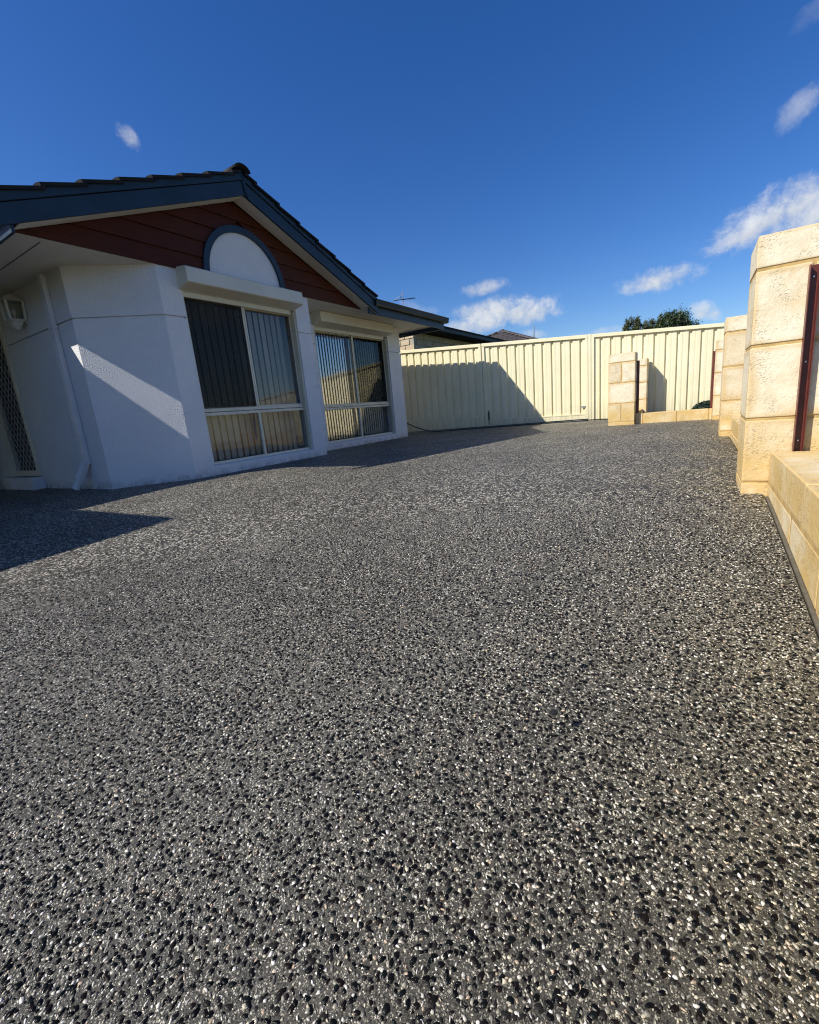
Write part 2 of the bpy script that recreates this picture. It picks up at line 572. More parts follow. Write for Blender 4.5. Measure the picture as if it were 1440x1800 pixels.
m, t, b = mat('pebble')
a = t.node('ShaderNodeAttribute'); a.attribute_name = 'stone'
p = geo_pos(t)
n, _ = t.noise(p, 520, 3, 0.65)
nn, _ = t.noise(p, 160, 2, 0.6)
t.put(b.inputs['Base Color'], t.mix(1.0, a.outputs['Color'], t.smooth(n, 0.25, 0.75, 0.62, 1.32), 'MULTIPLY'))
t.put(b.inputs['Roughness'], t.smooth(nn, 0.3, 0.7, 0.07, 0.32))
rgb = t.node('ShaderNodeRGBToBW'); t.l.new(a.outputs['Color'], rgb.inputs[0])
t.put(b.inputs['Specular IOR Level'], t.smooth(rgb.outputs[0], 0.01, 0.2, 0.13, 0.55))
t.put(b.inputs['Normal'], t.bump(n, 0.5, 0.0012))
M['pebble'] = m

M['strip'] = simple('joint_strip', (0.105, 0.090, 0.062), 0.8, 0.2, 40, 0.4, 300, bdist=0.002)

# soil, lawn, far ground
m, t, b = mat('garden_soil')
p = geo_pos(t)
n, _ = t.noise(p, 12, 8, 0.7)
t.put(b.inputs['Base Color'], t.mix(t.smooth(n, 0.3, 0.7), (0.10, 0.075, 0.045), (0.24, 0.19, 0.125)))
b.inputs['Roughness'].default_value = 0.95
t.put(b.inputs['Normal'], t.bump(n, 0.8, 0.03))
M['soil'] = m
m, t, b = mat('dry_lawn')
p = geo_pos(t)
n, _ = t.noise(p, 1.2, 8, 0.7)
t.put(b.inputs['Base Color'], t.mix(t.smooth(n, 0.3, 0.7), (0.05, 0.07, 0.025), (0.11, 0.115, 0.05)))
b.inputs['Roughness'].default_value = 0.95
t.put(b.inputs['Normal'], t.bump(n, 0.8, 0.05))
M['lawn'] = m


def leaf_mat(name, c0, c1):
    m, t, b = mat(name)
    a = t.node('ShaderNodeAttribute'); a.attribute_name = 'leaf'
    t.put(b.inputs['Base Color'], t.mix(a.outputs['Fac'], c0, c1))
    b.inputs['Roughness'].default_value = 0.55
    return m


M['leaf'] = leaf_mat('dark_foliage', (0.012, 0.026, 0.006), (0.055, 0.085, 0.02))
M['leaf2'] = leaf_mat('olive_foliage', (0.02, 0.03, 0.008), (0.08, 0.09, 0.03))
M['shrub'] = leaf_mat('black_green_foliage', (0.006, 0.016, 0.008), (0.02, 0.045, 0.022))
M['bark'] = simple('bark', (0.12, 0.09, 0.06), 0.9, 0.3, 20, 0.6, 40)


# window glass: a thin reflecting sheet one can look through
def glass_mat(name, tint, refl, rough=0.0):
    m = bpy.data.materials.new(name); m.use_nodes = True
    t = NT(m.node_tree); m.node_tree.nodes.remove(m.node_tree.nodes['Principled BSDF'])
    out = m.node_tree.nodes['Material Output']
    tr = t.node('ShaderNodeBsdfTransparent'); tr.inputs[0].default_value = (*tint, 1)
    gl = t.node('ShaderNodeBsdfGlossy'); gl.inputs['Roughness'].default_value = rough
    gl.inputs['Color'].default_value = (1, 1, 1, 1)
    p = geo_pos(t)
    n, _ = t.noise(p, 1.6, 2)
    t.put(gl.inputs['Normal'], t.bump(n, 0.12, 0.02))
    ge = t.node('ShaderNodeNewGeometry')
    cs = t.math('ABSOLUTE', t.vmath('DOT_PRODUCT', ge.outputs['Incoming'], ge.outputs['Normal']))
    k5 = t.math('POWER', t.math('SUBTRACT', 1.0, cs), 5.0)
    f = t.math('ADD', t.math('MULTIPLY', k5, 0.9), refl, clamp=True)
    mx = t.node('ShaderNodeMixShader'); t.put(mx.inputs[0], f)
    t.l.new(tr.outputs[0], mx.inputs[1]); t.l.new(gl.outputs[0], mx.inputs[2])
    t.l.new(mx.outputs[0], out.inputs['Surface'])
    return m


M['glass'] = glass_mat('window_glass', (0.86, 0.87, 0.86), 0.028)
M['glass_dim'] = glass_mat('dimmed_window_glass', (0.62, 0.62, 0.60), 0.012)  # far window's right sash: angle-dimmed reflections put into the glass colour
M['glass_soft'] = glass_mat('clear_window_glass', (0.97, 0.97, 0.97), 0.012)
# fly screen mesh: fine dark weave seen as a veil
m = bpy.data.materials.new('fly_mesh'); m.use_nodes = True
t = NT(m.node_tree)
b = m.node_tree.nodes['Principled BSDF']
b.inputs['Base Color'].default_value = (0.006, 0.006, 0.006, 1); b.inputs['Alpha'].default_value = 0.40; b.inputs['Specular IOR Level'].default_value = 0.1
M['fly'] = m
# fabric slats
m, t, b = mat('blind_fabric')
p = geo_pos(t)
oi = t.node('ShaderNodeObjectInfo').outputs['Random']
n, _ = t.noise(t.vmath('MULTIPLY', p, (30, 30, 2)), 6, 4)
c = t.mix(n, (0.40, 0.37, 0.32), (0.54, 0.50, 0.44))
t.put(b.inputs['Base Color'], t.mix(t.math('MULTIPLY', oi, 0.45), c, (0.17, 0.16, 0.145)))
b.inputs['Roughness'].default_value = 0.7
M['fabric'] = m
m, t, b = mat('glossy_blind_slat')
b.inputs['Base Color'].default_value = (0.46, 0.45, 0.42, 1)
b.inputs['Metallic'].default_value = 0.8
b.inputs['Roughness'].default_value = 0.09
M['slat'] = m


# ------------------------------------------------------------------ ground
def zg(x, y):
    """driveway surface: near flat by the gate, falling to the street on this side"""
    x = np.asarray(x, float); y = np.asarray(y, float)
    k = np.clip((x + 3.0) / 2.5, 0, 1); k = k * k * (3 - 2 * k)
    s = 0.04 + 0.06 * k
    u = (2.7 - y) / 0.13
    sp = 0.13 * np.where(u > 30, u, np.log1p(np.exp(np.minimum(u, 30))))
    return 0.004 * np.minimum(x, 0) - s * sp


def fence_y(x):
    return 10.65 + 0.08 * (x + 7.03)


def sheet(name, xs, ys, zf, material, kind='structure', parent=None):
    X, Y = np.meshgrid(xs, ys)
    Z = zf(X, Y)
    v = np.stack([X.ravel(), Y.ravel(), Z.ravel()], 1)
    nx, ny = len(xs), len(ys)
    i = np.arange(nx * ny).reshape(ny, nx)
    f = np.stack([i[:-1, :-1], i[:-1, 1:], i[1:, 1:], i[1:, :-1]], -1).reshape(-1, 4)
    me = bpy.data.meshes.new(name)
    me.from_pydata(v.tolist(), [], f.tolist())
    me.materials.append(material)
    me.polygons.foreach_set('use_smooth', [True] * len(me.polygons))
    o = bpy.data.objects.new(name, me)
    _link(o, parent, (0, 0, 0))
    if kind:
        o['kind'] = kind
    return o


driveway = sheet('driveway', np.linspace(-9.0, 0.2945, 98), np.arange(-9.0, 10.75, 0.1), zg, M['aggregate'])
driveway['label'] = 'dark exposed aggregate driveway speckled with black and pale pebbles'
sheet('ground', np.linspace(-600, 600, 25), np.linspace(-600, 600, 25), lambda x, y: -1.3 + 0 * x, M['lawn'])
yb = MB().box(-45, 45, 10.95, 70, -1.2, -0.06)
yard = obj('neighbour_yard', yb, M['lawn'], loc=(0, 11, 0)); yard['kind'] = 'structure'
gs = MB().box(0.56, 9.0, -9, 10.9, -1.25, 0.03).box(-0.94, 0.5, 8.93, 10.9, -0.3, 0.02)
soil = obj('garden_bed', gs, M['soil'], loc=(1, 5, 0)); soil['kind'] = 'structure'

# strip between the slab and the limestone wall
ss_ = MB()
ys_ = np.arange(-2.0, 2.75, 0.05)
for a_, b_ in zip(ys_[:-1], ys_[1:]):
    za, zb = float(zg(0.29, a_)), float(zg(0.29, b_))
    w0 = 0.3185
    ss_.hexa([(w0 - 0.02, a_, za - .05), (0.3085, a_, za - .05), (0.3085, b_, zb - .05), (w0 - 0.02, b_, zb - .05),
              (w0 - 0.02, a_, za + .003), (0.3085, a_, za + .006), (0.3085, b_, zb + .006), (w0 - 0.02, b_, zb + .003)])
js = obj('joint_strip', ss_, M['strip'], driveway)

# ---- pebbles standing proud of the paste, real stones within a few metres of the camera foot
def stone_layer(name, pitch, prob, K, two, sizes, asps, hfac, hmax, sink, pick):
    xs = np.arange(-3.2, 0.293, pitch); ys = np.arange(-0.6, STONE_R, pitch)
    X, Y = np.meshgrid(xs, ys); X = X.ravel(); Y = Y.ravel()
    X = X + rng.uniform(-.5, .5, X.size) * pitch; Y = Y + rng.uniform(-.5, .5, X.size) * pitch
    r = np.hypot(X, Y); az = np.degrees(np.arctan2(X, Y))
    keep = (r < STONE_R) & (r > 0.16) & (az > -104) & (az < 78) & (X < 0.2915)
    # patchy: some places richer in stone
    patch = .82 + .3 * np.sin(X * 7.3 + 2 * np.sin(Y * 5.1)) * np.sin(Y * 8.7 + 1.5 * np.sin(X * 6.1)) * .6
    keep &= rng.random(X.size) < np.clip((STONE_R - r) / 0.8, 0, 1) * prob * patch
    X, Y = X[keep], Y[keep]
    n = X.size
    size = rng.uniform(sizes[0], sizes[1], n) * rng.uniform(.75, 1.1, n)
    asp = rng.uniform(asps[0], asps[1], n)
    th = rng.uniform(0, math.pi, n)
    hgt = np.minimum(size * rng.uniform(hfac[0], hfac[1], n), hmax)
    colr = np.ones((n, 4), np.float32)
    colr[:, :3] = pick(n)
    ang = np.linspace(0, 2 * math.pi, K, endpoint=False)[None, :] + rng.uniform(-.3, .3, (n, K))
    rad = rng.uniform(.78, 1.18, (n, K))
    cx, cy = np.cos(ang) * rad, np.sin(ang) * rad * asp[:, None]
    px = (cx * np.cos(th)[:, None] - cy * np.sin(th)[:, None]) * size[:, None]
    py = (cx * np.sin(th)[:, None] + cy * np.cos(th)[:, None]) * size[:, None]
    tx, ty = rng.uniform(-.13, .13, n), rng.uniform(-.13, .13, n)
    z0 = zg(X, Y)
    base = np.stack([X[:, None] + px, Y[:, None] + py, np.broadcast_to((z0 - sink)[:, None], px.shape)], -1)
    top = np.stack([X, Y, z0 + hgt], -1)[:, None, :]
    i = np.arange(K); j = (i + 1) % K
    if two:
        mid = np.stack([X[:, None] + px * .8, Y[:, None] + py * .8, z0[:, None] + hgt[:, None] * .85 + px * tx[:, None] + py * ty[:, None]], -1)
        V = np.concatenate([base, mid, top], 1)
        tri = np.concatenate([np.stack([i, j, j + K], 1), np.stack([i, j + K, i + K], 1), np.stack([i + K, j + K, np.full(K, 2 * K)], 1)])
    else:
        V = np.concatenate([base, top], 1)
        tri = np.stack([i, j, np.full(K, K)], 1)
    m_ = V.shape[1]
    F = (tri[None] + (np.arange(n) * m_)[:, None, None]).reshape(-1, 3)
    V = V.reshape(-1, 3)
    me = bpy.data.meshes.new(name)
    me.vertices.add(len(V)); me.vertices.foreach_set('co', V.astype(np.float32).ravel())
    me.loops.add(F.size); me.loops.foreach_set('vertex_index', F.astype(np.int32).ravel())
    me.polygons.add(len(F)); me.polygons.foreach_set('loop_start', np.arange(0, F.size, 3, dtype=np.int32))
    me.polygons.foreach_set('loop_total', np.full(len(F), 3, np.int32))
    me.polygons.foreach_set('use_smooth', np.ones(len(F), bool))
    at = me.color_attributes.new('stone', 'FLOAT_COLOR', 'POINT')
    at.data.foreach_set('color', np.repeat(colr, m_, 0).ravel())
    me.materials.append(M['pebble'])
    me.update(); me.validate()
    o = bpy.data.objects.new(name, me)
    _link(o, driveway, (0, 0, 0))
    o['kind'] = 'stuff'
    print(name, n, 'tris', len(F))


BLACKS = np.array([[.004, .004, .005], [.007, .007, .007], [.011, .008, .007], [.006, .008, .008], [.005, .005, .005], [.022, .020, .018]])
PALES = np.array([[.62, .58, .49], [.70, .67, .60], [.56, .50, .36], [.50, .38, .26], [.30, .28, .22], [.22, .21, .17], [.36, .33, .26], [.17, .17, .14], [.11, .10, .085], [.03, .03, .028], [.02, .02, .02]])
stone_layer('pebbles', .0116, 1.0, 7, True, (.0040, .0080), (.45, .85), (.18, .36), .0018, .0008,
            lambda n: BLACKS[rng.integers(0, len(BLACKS), n)])
stone_layer('pale_pebbles', .0070, 1.0, 6, True, (.0013, .0048), (.32, .82), (.25, .5), .0017, .0004,
            lambda n: PALES[rng.choice(len(PALES), n, p=[.13, .08, .10, .04, .13, .12, .13, .11, .08, .05, .03])] * rng.uniform(.75, 1.2, (n, 1)))

# ------------------------------------------------------------------ the house
house = tag(empty('house', (-5.2, 4.45, 0)), 'white rendered house with blue-trimmed gable, dark red boards and half-round panel', 'house')


def inset(poly, d):
    n = len(poly); out = []
    area = sum(poly[i][0] * poly[(i + 1) % n][1] - poly[(i + 1) % n][0] * poly[i][1] for i in range(n))
    sgn = 1 if area > 0 else -1
    for i in range(n):
        p0, p1, p2 = Vector(poly[i - 1]), Vector(poly[i]), Vector(poly[(i + 1) % n])
        e1, e2 = (p1 - p0).normalized(), (p2 - p1).normalized()
        n1 = Vector((-e1.y, e1.x)) * sgn; n2 = Vector((-e2.y, e2.x)) * sgn
        k = 1 + n1.dot(n2)
        out.append(tuple(p1 + (n1 + n2) * (d / k)))
    return out


FX, BX = -5.2, -5.83          # front of the gable wing, front of the set-back wall
walls = [
    [(-7.82, 2.56), (-5.865, 2.56), (FX, 3.235), (FX, 3.51), (-5.38, 3.51), (-5.38, 3.31), (-5.94, 2.74), (-7.82, 2.74)],
    [(FX, 5.335), (FX, 5.625), (BX, 5.625), (BX, 6.385), (-6.02, 6.385), (-6.02, 5.45), (-5.38, 5.45), (-5.38, 5.335)],
    [(BX, 8.69), (BX, 9.18), (-13.0, 9.18), (-13.0, 9.0), (-6.02, 9.0), (-6.02, 8.69)],
]
G0, G1 = 1.877, 1.893
for poly in walls:
    mb = MB()
    mb.plan(poly, -0.3, G0)
    mb.plan(inset(poly, 0.022), G0, G1)
    mb.plan(poly, G1, 2.435)
    obj('wall', mb, M['render'], house, bevel=0.004)
# below and above the two windows
obj('wall', MB().prism([(FX - .003, 3.511, -.3), (FX - .003, 3.511, .098), (-5.30, 3.511, .116), (-5.38, 3.511, .116), (-5.38, 3.511, -.3)], (0, 1.823, 0)), M['render'], house)
obj('wall', MB().box(-5.38, FX - .003, 3.511, 5.334, 2.195, 2.435), M['render'], house)
obj('wall', MB().prism([(BX - .003, 6.386, -.3), (BX - .003, 6.386, .09), (-5.93, 6.386, .108), (-6.02, 6.386, .108), (-6.02, 6.386, -.3)], (0, 2.303, 0)), M['render'], house)
obj('wall', MB().box(-6.02, BX - .003, 6.386, 8.689, 2.195, 2.435), M['render'], house)
obj('wall', MB().box(-9.8, -8.76, 2.56, 2.74, -.3, 2.435).box(-8.76, -7.82, 2.562, 2.738, 2.13, 2.435), M['render'], house)
# rooms behind the glass
obj('wall', MB().box(-9.6, -9.5, 2.74, 9.0, -.2, 2.42).box(-9.5, -5.40, 5.5, 5.6, -.2, 2.41).box(-9.9, -9.8, 1.0, 2.6, -.2, 2.42), M['interior'], house)
obj('floor', MB().box(-9.5, -6.03, 2.75, 9.0, -.02, 0.0).box(-6.03, -5.39, 3.4, 5.49, -.02, 0.0), M['room_floor'], house)

# soffits
obj('soffit', MB().box(-13.5, -5.2, 1.90, 9.80, 2.42, 2.436).box(-5.2, -5.02, 6.98, 9.80, 2.42, 2.436)
    .box(-13.5, -6.85, -8.0, 1.90, 2.42, 2.436).box(-6.85, -5.24, -8.0, -0.82, 2.42, 2.436), M['soffit'], house)
obj('soffit_joint', MB().box(-9.0, -5.3, 2.195, 2.203, 2.417, 2.4195), M['gutter'], house)

# --- gable: overlapping boards, one by one
SL = 0.39
AY, AZ = 4.45, 3.40           # apex of the boarded triangle


def half(z):
    return (AZ - z) / SL


z = 2.422
rows = []
while z < AZ - 0.02:
    rows.append(z); z += 0.19
CY, CZ, RO, RI = 4.492, 2.456, 0.655, 0.575      # half-round panel
for z0 in rows:
    z1 = min(z0 + 0.19, AZ)
    a0, a1 = half(z0), half(z1)
    # the board's foot stands out, its head tucks under the one above
    for side in (-1, 1):
        zc = max(z0 - CZ, 0)
        def gap(zz):
            d = zz - CZ
            return math.sqrt(max((RO - .02) ** 2 - max(d, 0) ** 2, 0)) if d < RO - .02 else 0
        if gap(z0) == 0 and side == 1:
            continue
        if gap(z0) == 0:
            ys0, ye0, ys1, ye1 = AY - a0, AY + a0, AY - a1, AY + a1
        elif side == -1:
            ys0, ye0, ys1, ye1 = AY - a0, CY - gap(z0), AY - a1, CY - gap(z1)
        else:
            ys0, ye0, ys1, ye1 = CY + gap(z0), AY + a0, CY + gap(z1), AY + a1
        if ye1 - ys1 < 0.01:
            ye1 = ys1 + 0.01
        xo0, xo1 = FX + 0.026, FX + 0.006
        obj('cladding_board', MB().hexa([(FX - .02, ys0, z0), (xo0, ys0, z0), (xo0, ye0, z0), (FX - .02, ye0, z0),
                                         (FX - .02, ys1, z1 - .002), (xo1, ys1, z1 - .002), (xo1, ye1, z1 - .002), (FX - .02, ye1, z1 - .002)]),
            M['red_board'], house)
obj('gable_backing', MB().prism([(FX - .03, AY - 2.5, 2.437), (FX - .03, AY + 2.5, 2.437), (FX - .03, AY, AZ)], (-.1, 0, 0)), M['red_board'], house)
# half-round white panel and its blue surround
NA = 40
arc = [(math.cos(math.pi * i / NA), math.sin(math.pi * i / NA)) for i in range(NA + 1)]
obj('arch_panel', MB().prism([(FX + .012, CY + c * (RI + .01), CZ + s * (RI + .01)) for c, s in arc], (-.03, 0, 0)), M['render'], house)
mb = MB()
for (c0, s0), (c1, s1) in zip(arc[:-1], arc[1:]):
    p = [(x, CY + c * r, CZ + s * r) for x in (FX - .01, FX + .042) for c, s, r in ((c0, s0, RI), (c1, s1, RI), (c1, s1, RO), (c0, s0, RO))]
    mb.hexa(p)
obj('arch_trim', mb, M['trim'], house)

# --- barge boards, one per slope, with the raised strip above
BXF = -4.95


def rake(y, side, dz, x):
    return (x, y, AZ - SL * abs(y - AY) + dz)


for side, foot in ((-1, 1.62), (1, 7.16)):
    y0, y1 = AY + side * 0.004, foot
    def slab(x0, x1, d0, d1):
        return [rake(y0, side, d0, x0), rake(y1, side, d0, x0), rake(y1, side, d0, x1), rake(y0, side, d0, x1),
                rake(y0, side, d1, x0), rake(y1, side, d1, x0), rake(y1, side, d1, x1), rake(y0, side, d1, x1)]
    obj('bargeboard', MB().hexa(slab(BXF - .028, BXF, 0.0, 0.166)), M['trim'], house, bevel=0.002, seg=1)
    obj('barge_strip', MB().hexa(slab(BXF - .03, BXF + .016, 0.172, 0.25)), M['trim'], house, bevel=0.002, seg=1)
    ys = foot if side == 1 else 1.95
    y1 = ys
    obj('rake_soffit', MB().hexa(slab(FX + .03, BXF - .029, 0.0, 0.014)), M['soffit'], house)
# pointed piece over the barge joint
obj('apex_finial', MB().prism([(BXF + .001, AY - .012, AZ + .165), (BXF + .001, AY + .035, AZ + .165), (BXF + .001, AY + .062, AZ - .06), (BXF + .001, AY + .045, AZ - .02), (BXF + .001, AY + .012, AZ + .07)], (.012, 0, 0)), M['trim'], house)

# --- level fascias and gutters
EX = -5.0
obj('fascia', MB().box(EX - .025, EX, 6.95, 9.83, 2.325, 2.475).box(-13, EX - .025, 9.805, 9.83, 2.325, 2.475), M['trim'], house, bevel=.002, seg=1)
def gutter_x(y0, y1, x, z):     # along y
    pr_ = [(x, z), (x + .075, z), (x + .09, z + .035), (x + .09, z + .075), (x + .105, z + .095), (x + .105, z + .108), (x, z + .108)]
    return MB().prism([(a, y0, b_) for a, b_ in pr_], (0, y1 - y0, 0))
obj('gutter', gutter_x(7.08, 9.92, EX + .001, 2.455), M['gutter'], house, bevel=.002, seg=1)
obj('gutter', MB().box(-13, EX, 9.831, 9.92, 2.455, 2.56), M['gutter'], house, bevel=.004, seg=1)
# eave on the porch side of the gable
obj('fascia', MB().box(-6.83, -4.979, 1.875, 1.90, 2.34, 2.50), M['trim'], house)
obj('gutter', MB().box(-6.74, -4.985, 1.785, 1.874, 2.46, 2.575), M['gutter'], house, bevel=.004, seg=1)
# porch eave and the wing beyond it
obj('fascia', MB().box(-6.855, -6.83, -0.80, 1.874, 2.34, 2.50), M['trim'], house)
obj('gutter', MB().box(-6.829, -6.745, -0.70, 1.78, 2.46, 2.575), M['gutter'], house, bevel=.004, seg=1)
obj('fascia', MB().box(-5.225, -5.20, -8.0, -0.80, 2.34, 2.50).box(-6.83, -5.225, -0.825, -0.80, 2.34, 2.50), M['trim'], house)
obj('gutter', MB().box(-5.199, -5.11, -8.0, -0.71, 2.46, 2.575).box(-6.74, -5.2, -0.799, -0.712, 2.46, 2.575), M['gutter'], house)
obj('wall', MB().box(-6.0, -5.75, -7.6, -5.4, -.9, 2.42).box(-6.0, -5.75, -1.9, -1.4, -.9, 2.42).box(-6.0, -5.752, -5.4, -1.9, 2.15, 2.42), M['render'], house, bevel=.004)
obj('wall', MB().box(-9.8, -5.76, -1.35, -1.15, -.9, 2.42), M['red_board'], house)  # unseen side wall of the wing; dark cladding added to dim the porch
gd = empty('garage_door', (-5.85, -3.65, 0), house)
for k in range(4):
    obj('panel', MB().box(-5.90, -5.87, -5.38, -1.92, -.55 + k * .67, -.55 + k * .67 + .66), M['cream_metal'], gd, bevel=.01)

# --- roof: deck, courses of tiles, separate verge tiles and ridge caps
def tile_mesh():
    mb = MB()
    xs = np.linspace(-.165, .165, 9)
    prof = [.012 * (abs(math.sin(math.pi * (x + .165) / .165)) ** 1.0) for x in xs]
    L = 0.42
    top, bot = [], []
    vs = []
    for y in (0.0, L):
        for x, h in zip(xs, prof):
            vs.append((x, y, h + .02))
    for y in (0.0, L):
        for x, h in zip(xs, prof):
            vs.append((x, y, h - .008))
    n = len(xs); fs = []
    for i in range(n - 1):
        fs.append((i, i + 1, n + i + 1, n + i))
        fs.append((2 * n + i + 1, 2 * n + i, 3 * n + i, 3 * n + i + 1))
        fs.append((i + 1, i, 2 * n + i, 2 * n + i + 1))
    fs.append((0, n, 3 * n, 2 * n)); fs.append((n - 1, 3 * n - 1, 4 * n - 1, 2 * n - 1))
    me = bpy.data.meshes.new('roof_tile'); me.from_pydata(vs, [], fs); me.materials.append(M['tile'])
    return me, vs, fs


TILE, TV, TF = tile_mesh()


def tile_matrix(p, up, wid):
    up = Vector(up).normalized(); wid = Vector(wid).normalized()
    nz_ = wid.cross(up)
    if nz_.z < 0:
        wid = -wid; nz_ = -nz_
    up2 = (up * 0.35 - nz_ * 0.026).normalized()      # tail lifted by the course below
    return frame4(wid, up2, wid.cross(up2), Vector(p))


def tile_field(name, org, up, wid, rows, cols, keep, parent, material=None, gauge=.383, step=.33):
    up = Vector(up).normalized(); wid = Vector(wid).normalized(); org = Vector(org)
    mb = MB()
    for r in range(rows):
        for c_ in range(cols):
            p = org + up * (r * gauge) + wid * (c_ * step)
            if not keep(p + up * .2):
                continue
            m4 = tile_matrix(p, up, wid)
            mb.add([m4 @ Vector(v) for v in TV], TF)
    o = obj(name, mb, material or M['tile'], parent)
    o['kind'] = 'stuff'
    return o


TZ = AZ + 0.262                # tile bed at the gable ridge
def tz(y):
    return TZ - SL * abs(y - AY)
upL = Vector((0, 1, SL)); upR = Vector((0, -1, SL))
roof = house
obj('roof_deck', MB().prism([(-4.97, 1.80, tz(1.80) - .02), (-4.97, AY, TZ - .02), (-4.97, 7.14, tz(7.14) - .02), (-4.97, AY, TZ - .07)], (-7, 0, 0)), M['tile'], house)
for up, y_foot, sgn in ((upL, 1.79, 1), (upR, 7.15, -1)):
    u = up.normalized()
    k = 0
    while True:
        y = y_foot + sgn * k * .3565
        if (y - AY) * sgn > -0.06:
            break
        left = ((AY - y) * sgn - .03) / .93
        m4 = tile_matrix((-5.07, y, tz(y)), up, (1, 0, 0))
        if left < .42:
            m4 = m4 @ Matrix.Diagonal((1, left / .42, 1, 1))
        inst('verge_tile', TILE, house, m4)
        k += 1
    tile_field('roof_tiles', (-5.40, y_foot, tz(y_foot)), up, (-1, 0, 0), 8, 14, lambda p: (AY - p.y) * sgn > 0.02, house)
# ridge caps
def cap_mesh():
    mb = MB(); n = 9
    for x, r in ((0, .118), (.42, .106)):
        for i in range(n):
            g = math.pi * i / (n - 1)
            mb.v.append((x, r * math.cos(g), r * .62 * math.sin(g)))
    for x, r in ((0, .096), (.42, .084)):
        for i in range(n):
            g = math.pi * i / (n - 1)
            mb.v.append((x, r * math.cos(g), r * .62 * math.sin(g) - .004))
    for i in range(n - 1):
        mb.f.append((i, i + 1, n + i + 1, n + i)); mb.f.append((2 * n + i + 1, 2 * n + i, 3 * n + i, 3 * n + i + 1))
        mb.f.append((i + 1, i, 2 * n + i, 2 * n + i + 1)); mb.f.append((n + i, n + i + 1, 3 * n + i + 1, 3 * n + i))
    me = bpy.data.meshes.new('ridge_cap'); me.from_pydata(mb.v, [], mb.f); me.materials.append(M['tile'])
    me.polygons.foreach_set('use_smooth', [True] * len(me.polygons))
    return me


CAP = cap_mesh()
for k in range(12):
    inst('ridge_cap', CAP, house, frame4((-1, 0, .03), (0, -1, 0), (0, 0, 1), (-4.90 - k * .37, AY, TZ + .005)))
# main hipped roof behind
x0, x1, y0, y1 = -13.0, -4.96, 1.80, 9.90
ez_ = 2.53; PS = 0.40
mid = (y0 + y1) / 2; hw = (y1 - y0) / 2; rz = ez_ + hw * PS
ra, rb_ = (x1 - hw, mid, rz), (x0 + hw, mid, rz)
vy = (x1 - (TZ - ez_) / PS, AY, TZ - .02)          # where the gable ridge runs into this roof
obj('roof_deck', MB().add([(x1, 7.14, ez_), (x1, y1, ez_), (x0, y1, ez_), (x0, y0, ez_), ra, rb_, vy, (-11.5, y0, ez_)],
                          [(0, 1, 4, 6), (1, 2, 5, 4), (2, 3, 5), (3, 7, 6, 4, 5)]), M['tile'], house)
for c_ in range(8):
    y = 7.32 + c_ * .33
    inst('eave_tile', TILE, house, tile_matrix((x1 + .02, y, ez_ + .008), (-1, 0, PS), (0, 1, 0)))
tile_field('roof_tiles', (x1 - .34, 1.9, ez_ + .008 + .36 * PS), (-1, 0, PS), (0, 1, 0), 9, 25,
           lambda p: p.y - y0 > (x1 - p.x) + .1 and y1 - p.y > (x1 - p.x) + .05 and abs(p.y - AY) > (p.z - tz(AY)) / -SL + .05 and p.y > 6.9, house)
tile_field('roof_tiles', (x1 - .2, y1 + .02, ez_ + .008), (0, -1, PS), (-1, 0, 0), 10, 24,
           lambda p: x1 - p.x > (y1 - p.y) + .05 and p.x - x0 > (y1 - p.y) + .05, house)
hd = Vector((-1, -1, PS)).normalized()
for k in range(1, 14):
    inst('hip_cap', CAP, house, frame4(hd + Vector((0, 0, .03)), Vector((1, -1, 0)) * -1, hd.cross(Vector((1, -1, 0)).normalized()) * -1 if hd.cross(Vector((1, -1, 0)).normalized()).z < 0 else hd.cross(Vector((1, -1, 0)).normalized()), Vector((x1 + .03, y1 + .03, ez_ - .03)) + hd * (k * .37)))
# roofs over porch and the far wing
obj('roof_deck', MB().prism([(-6.78, -0.75, 2.56), (-11.5, -0.75, 2.56 + 4.72 * .36), (-11.5, -0.75, 2.50), (-6.78, -0.75, 2.52)], (0, 2.6, 0)), M['tile'], house)
obj('roof_deck', MB().add([(-5.15, -8, 2.56), (-5.15, -.75, 2.56), (-12, -.75, 2.56), (-12, -8, 2.56), (-8.5, -4.1, 3.9), (-8.5, -4.7, 3.9), (-5.15, -8, 2.51), (-5.15, -.75, 2.51), (-12, -.75, 2.51), (-12, -8, 2.51)],
                          [(0, 1, 4, 5), (1, 2, 4), (2, 3, 5, 4), (3, 0, 5), (9, 8, 7, 6), (0, 6, 7, 1), (1, 7, 8, 2), (2, 8, 9, 3), (3, 9, 6, 0)]), M['tile'], house)


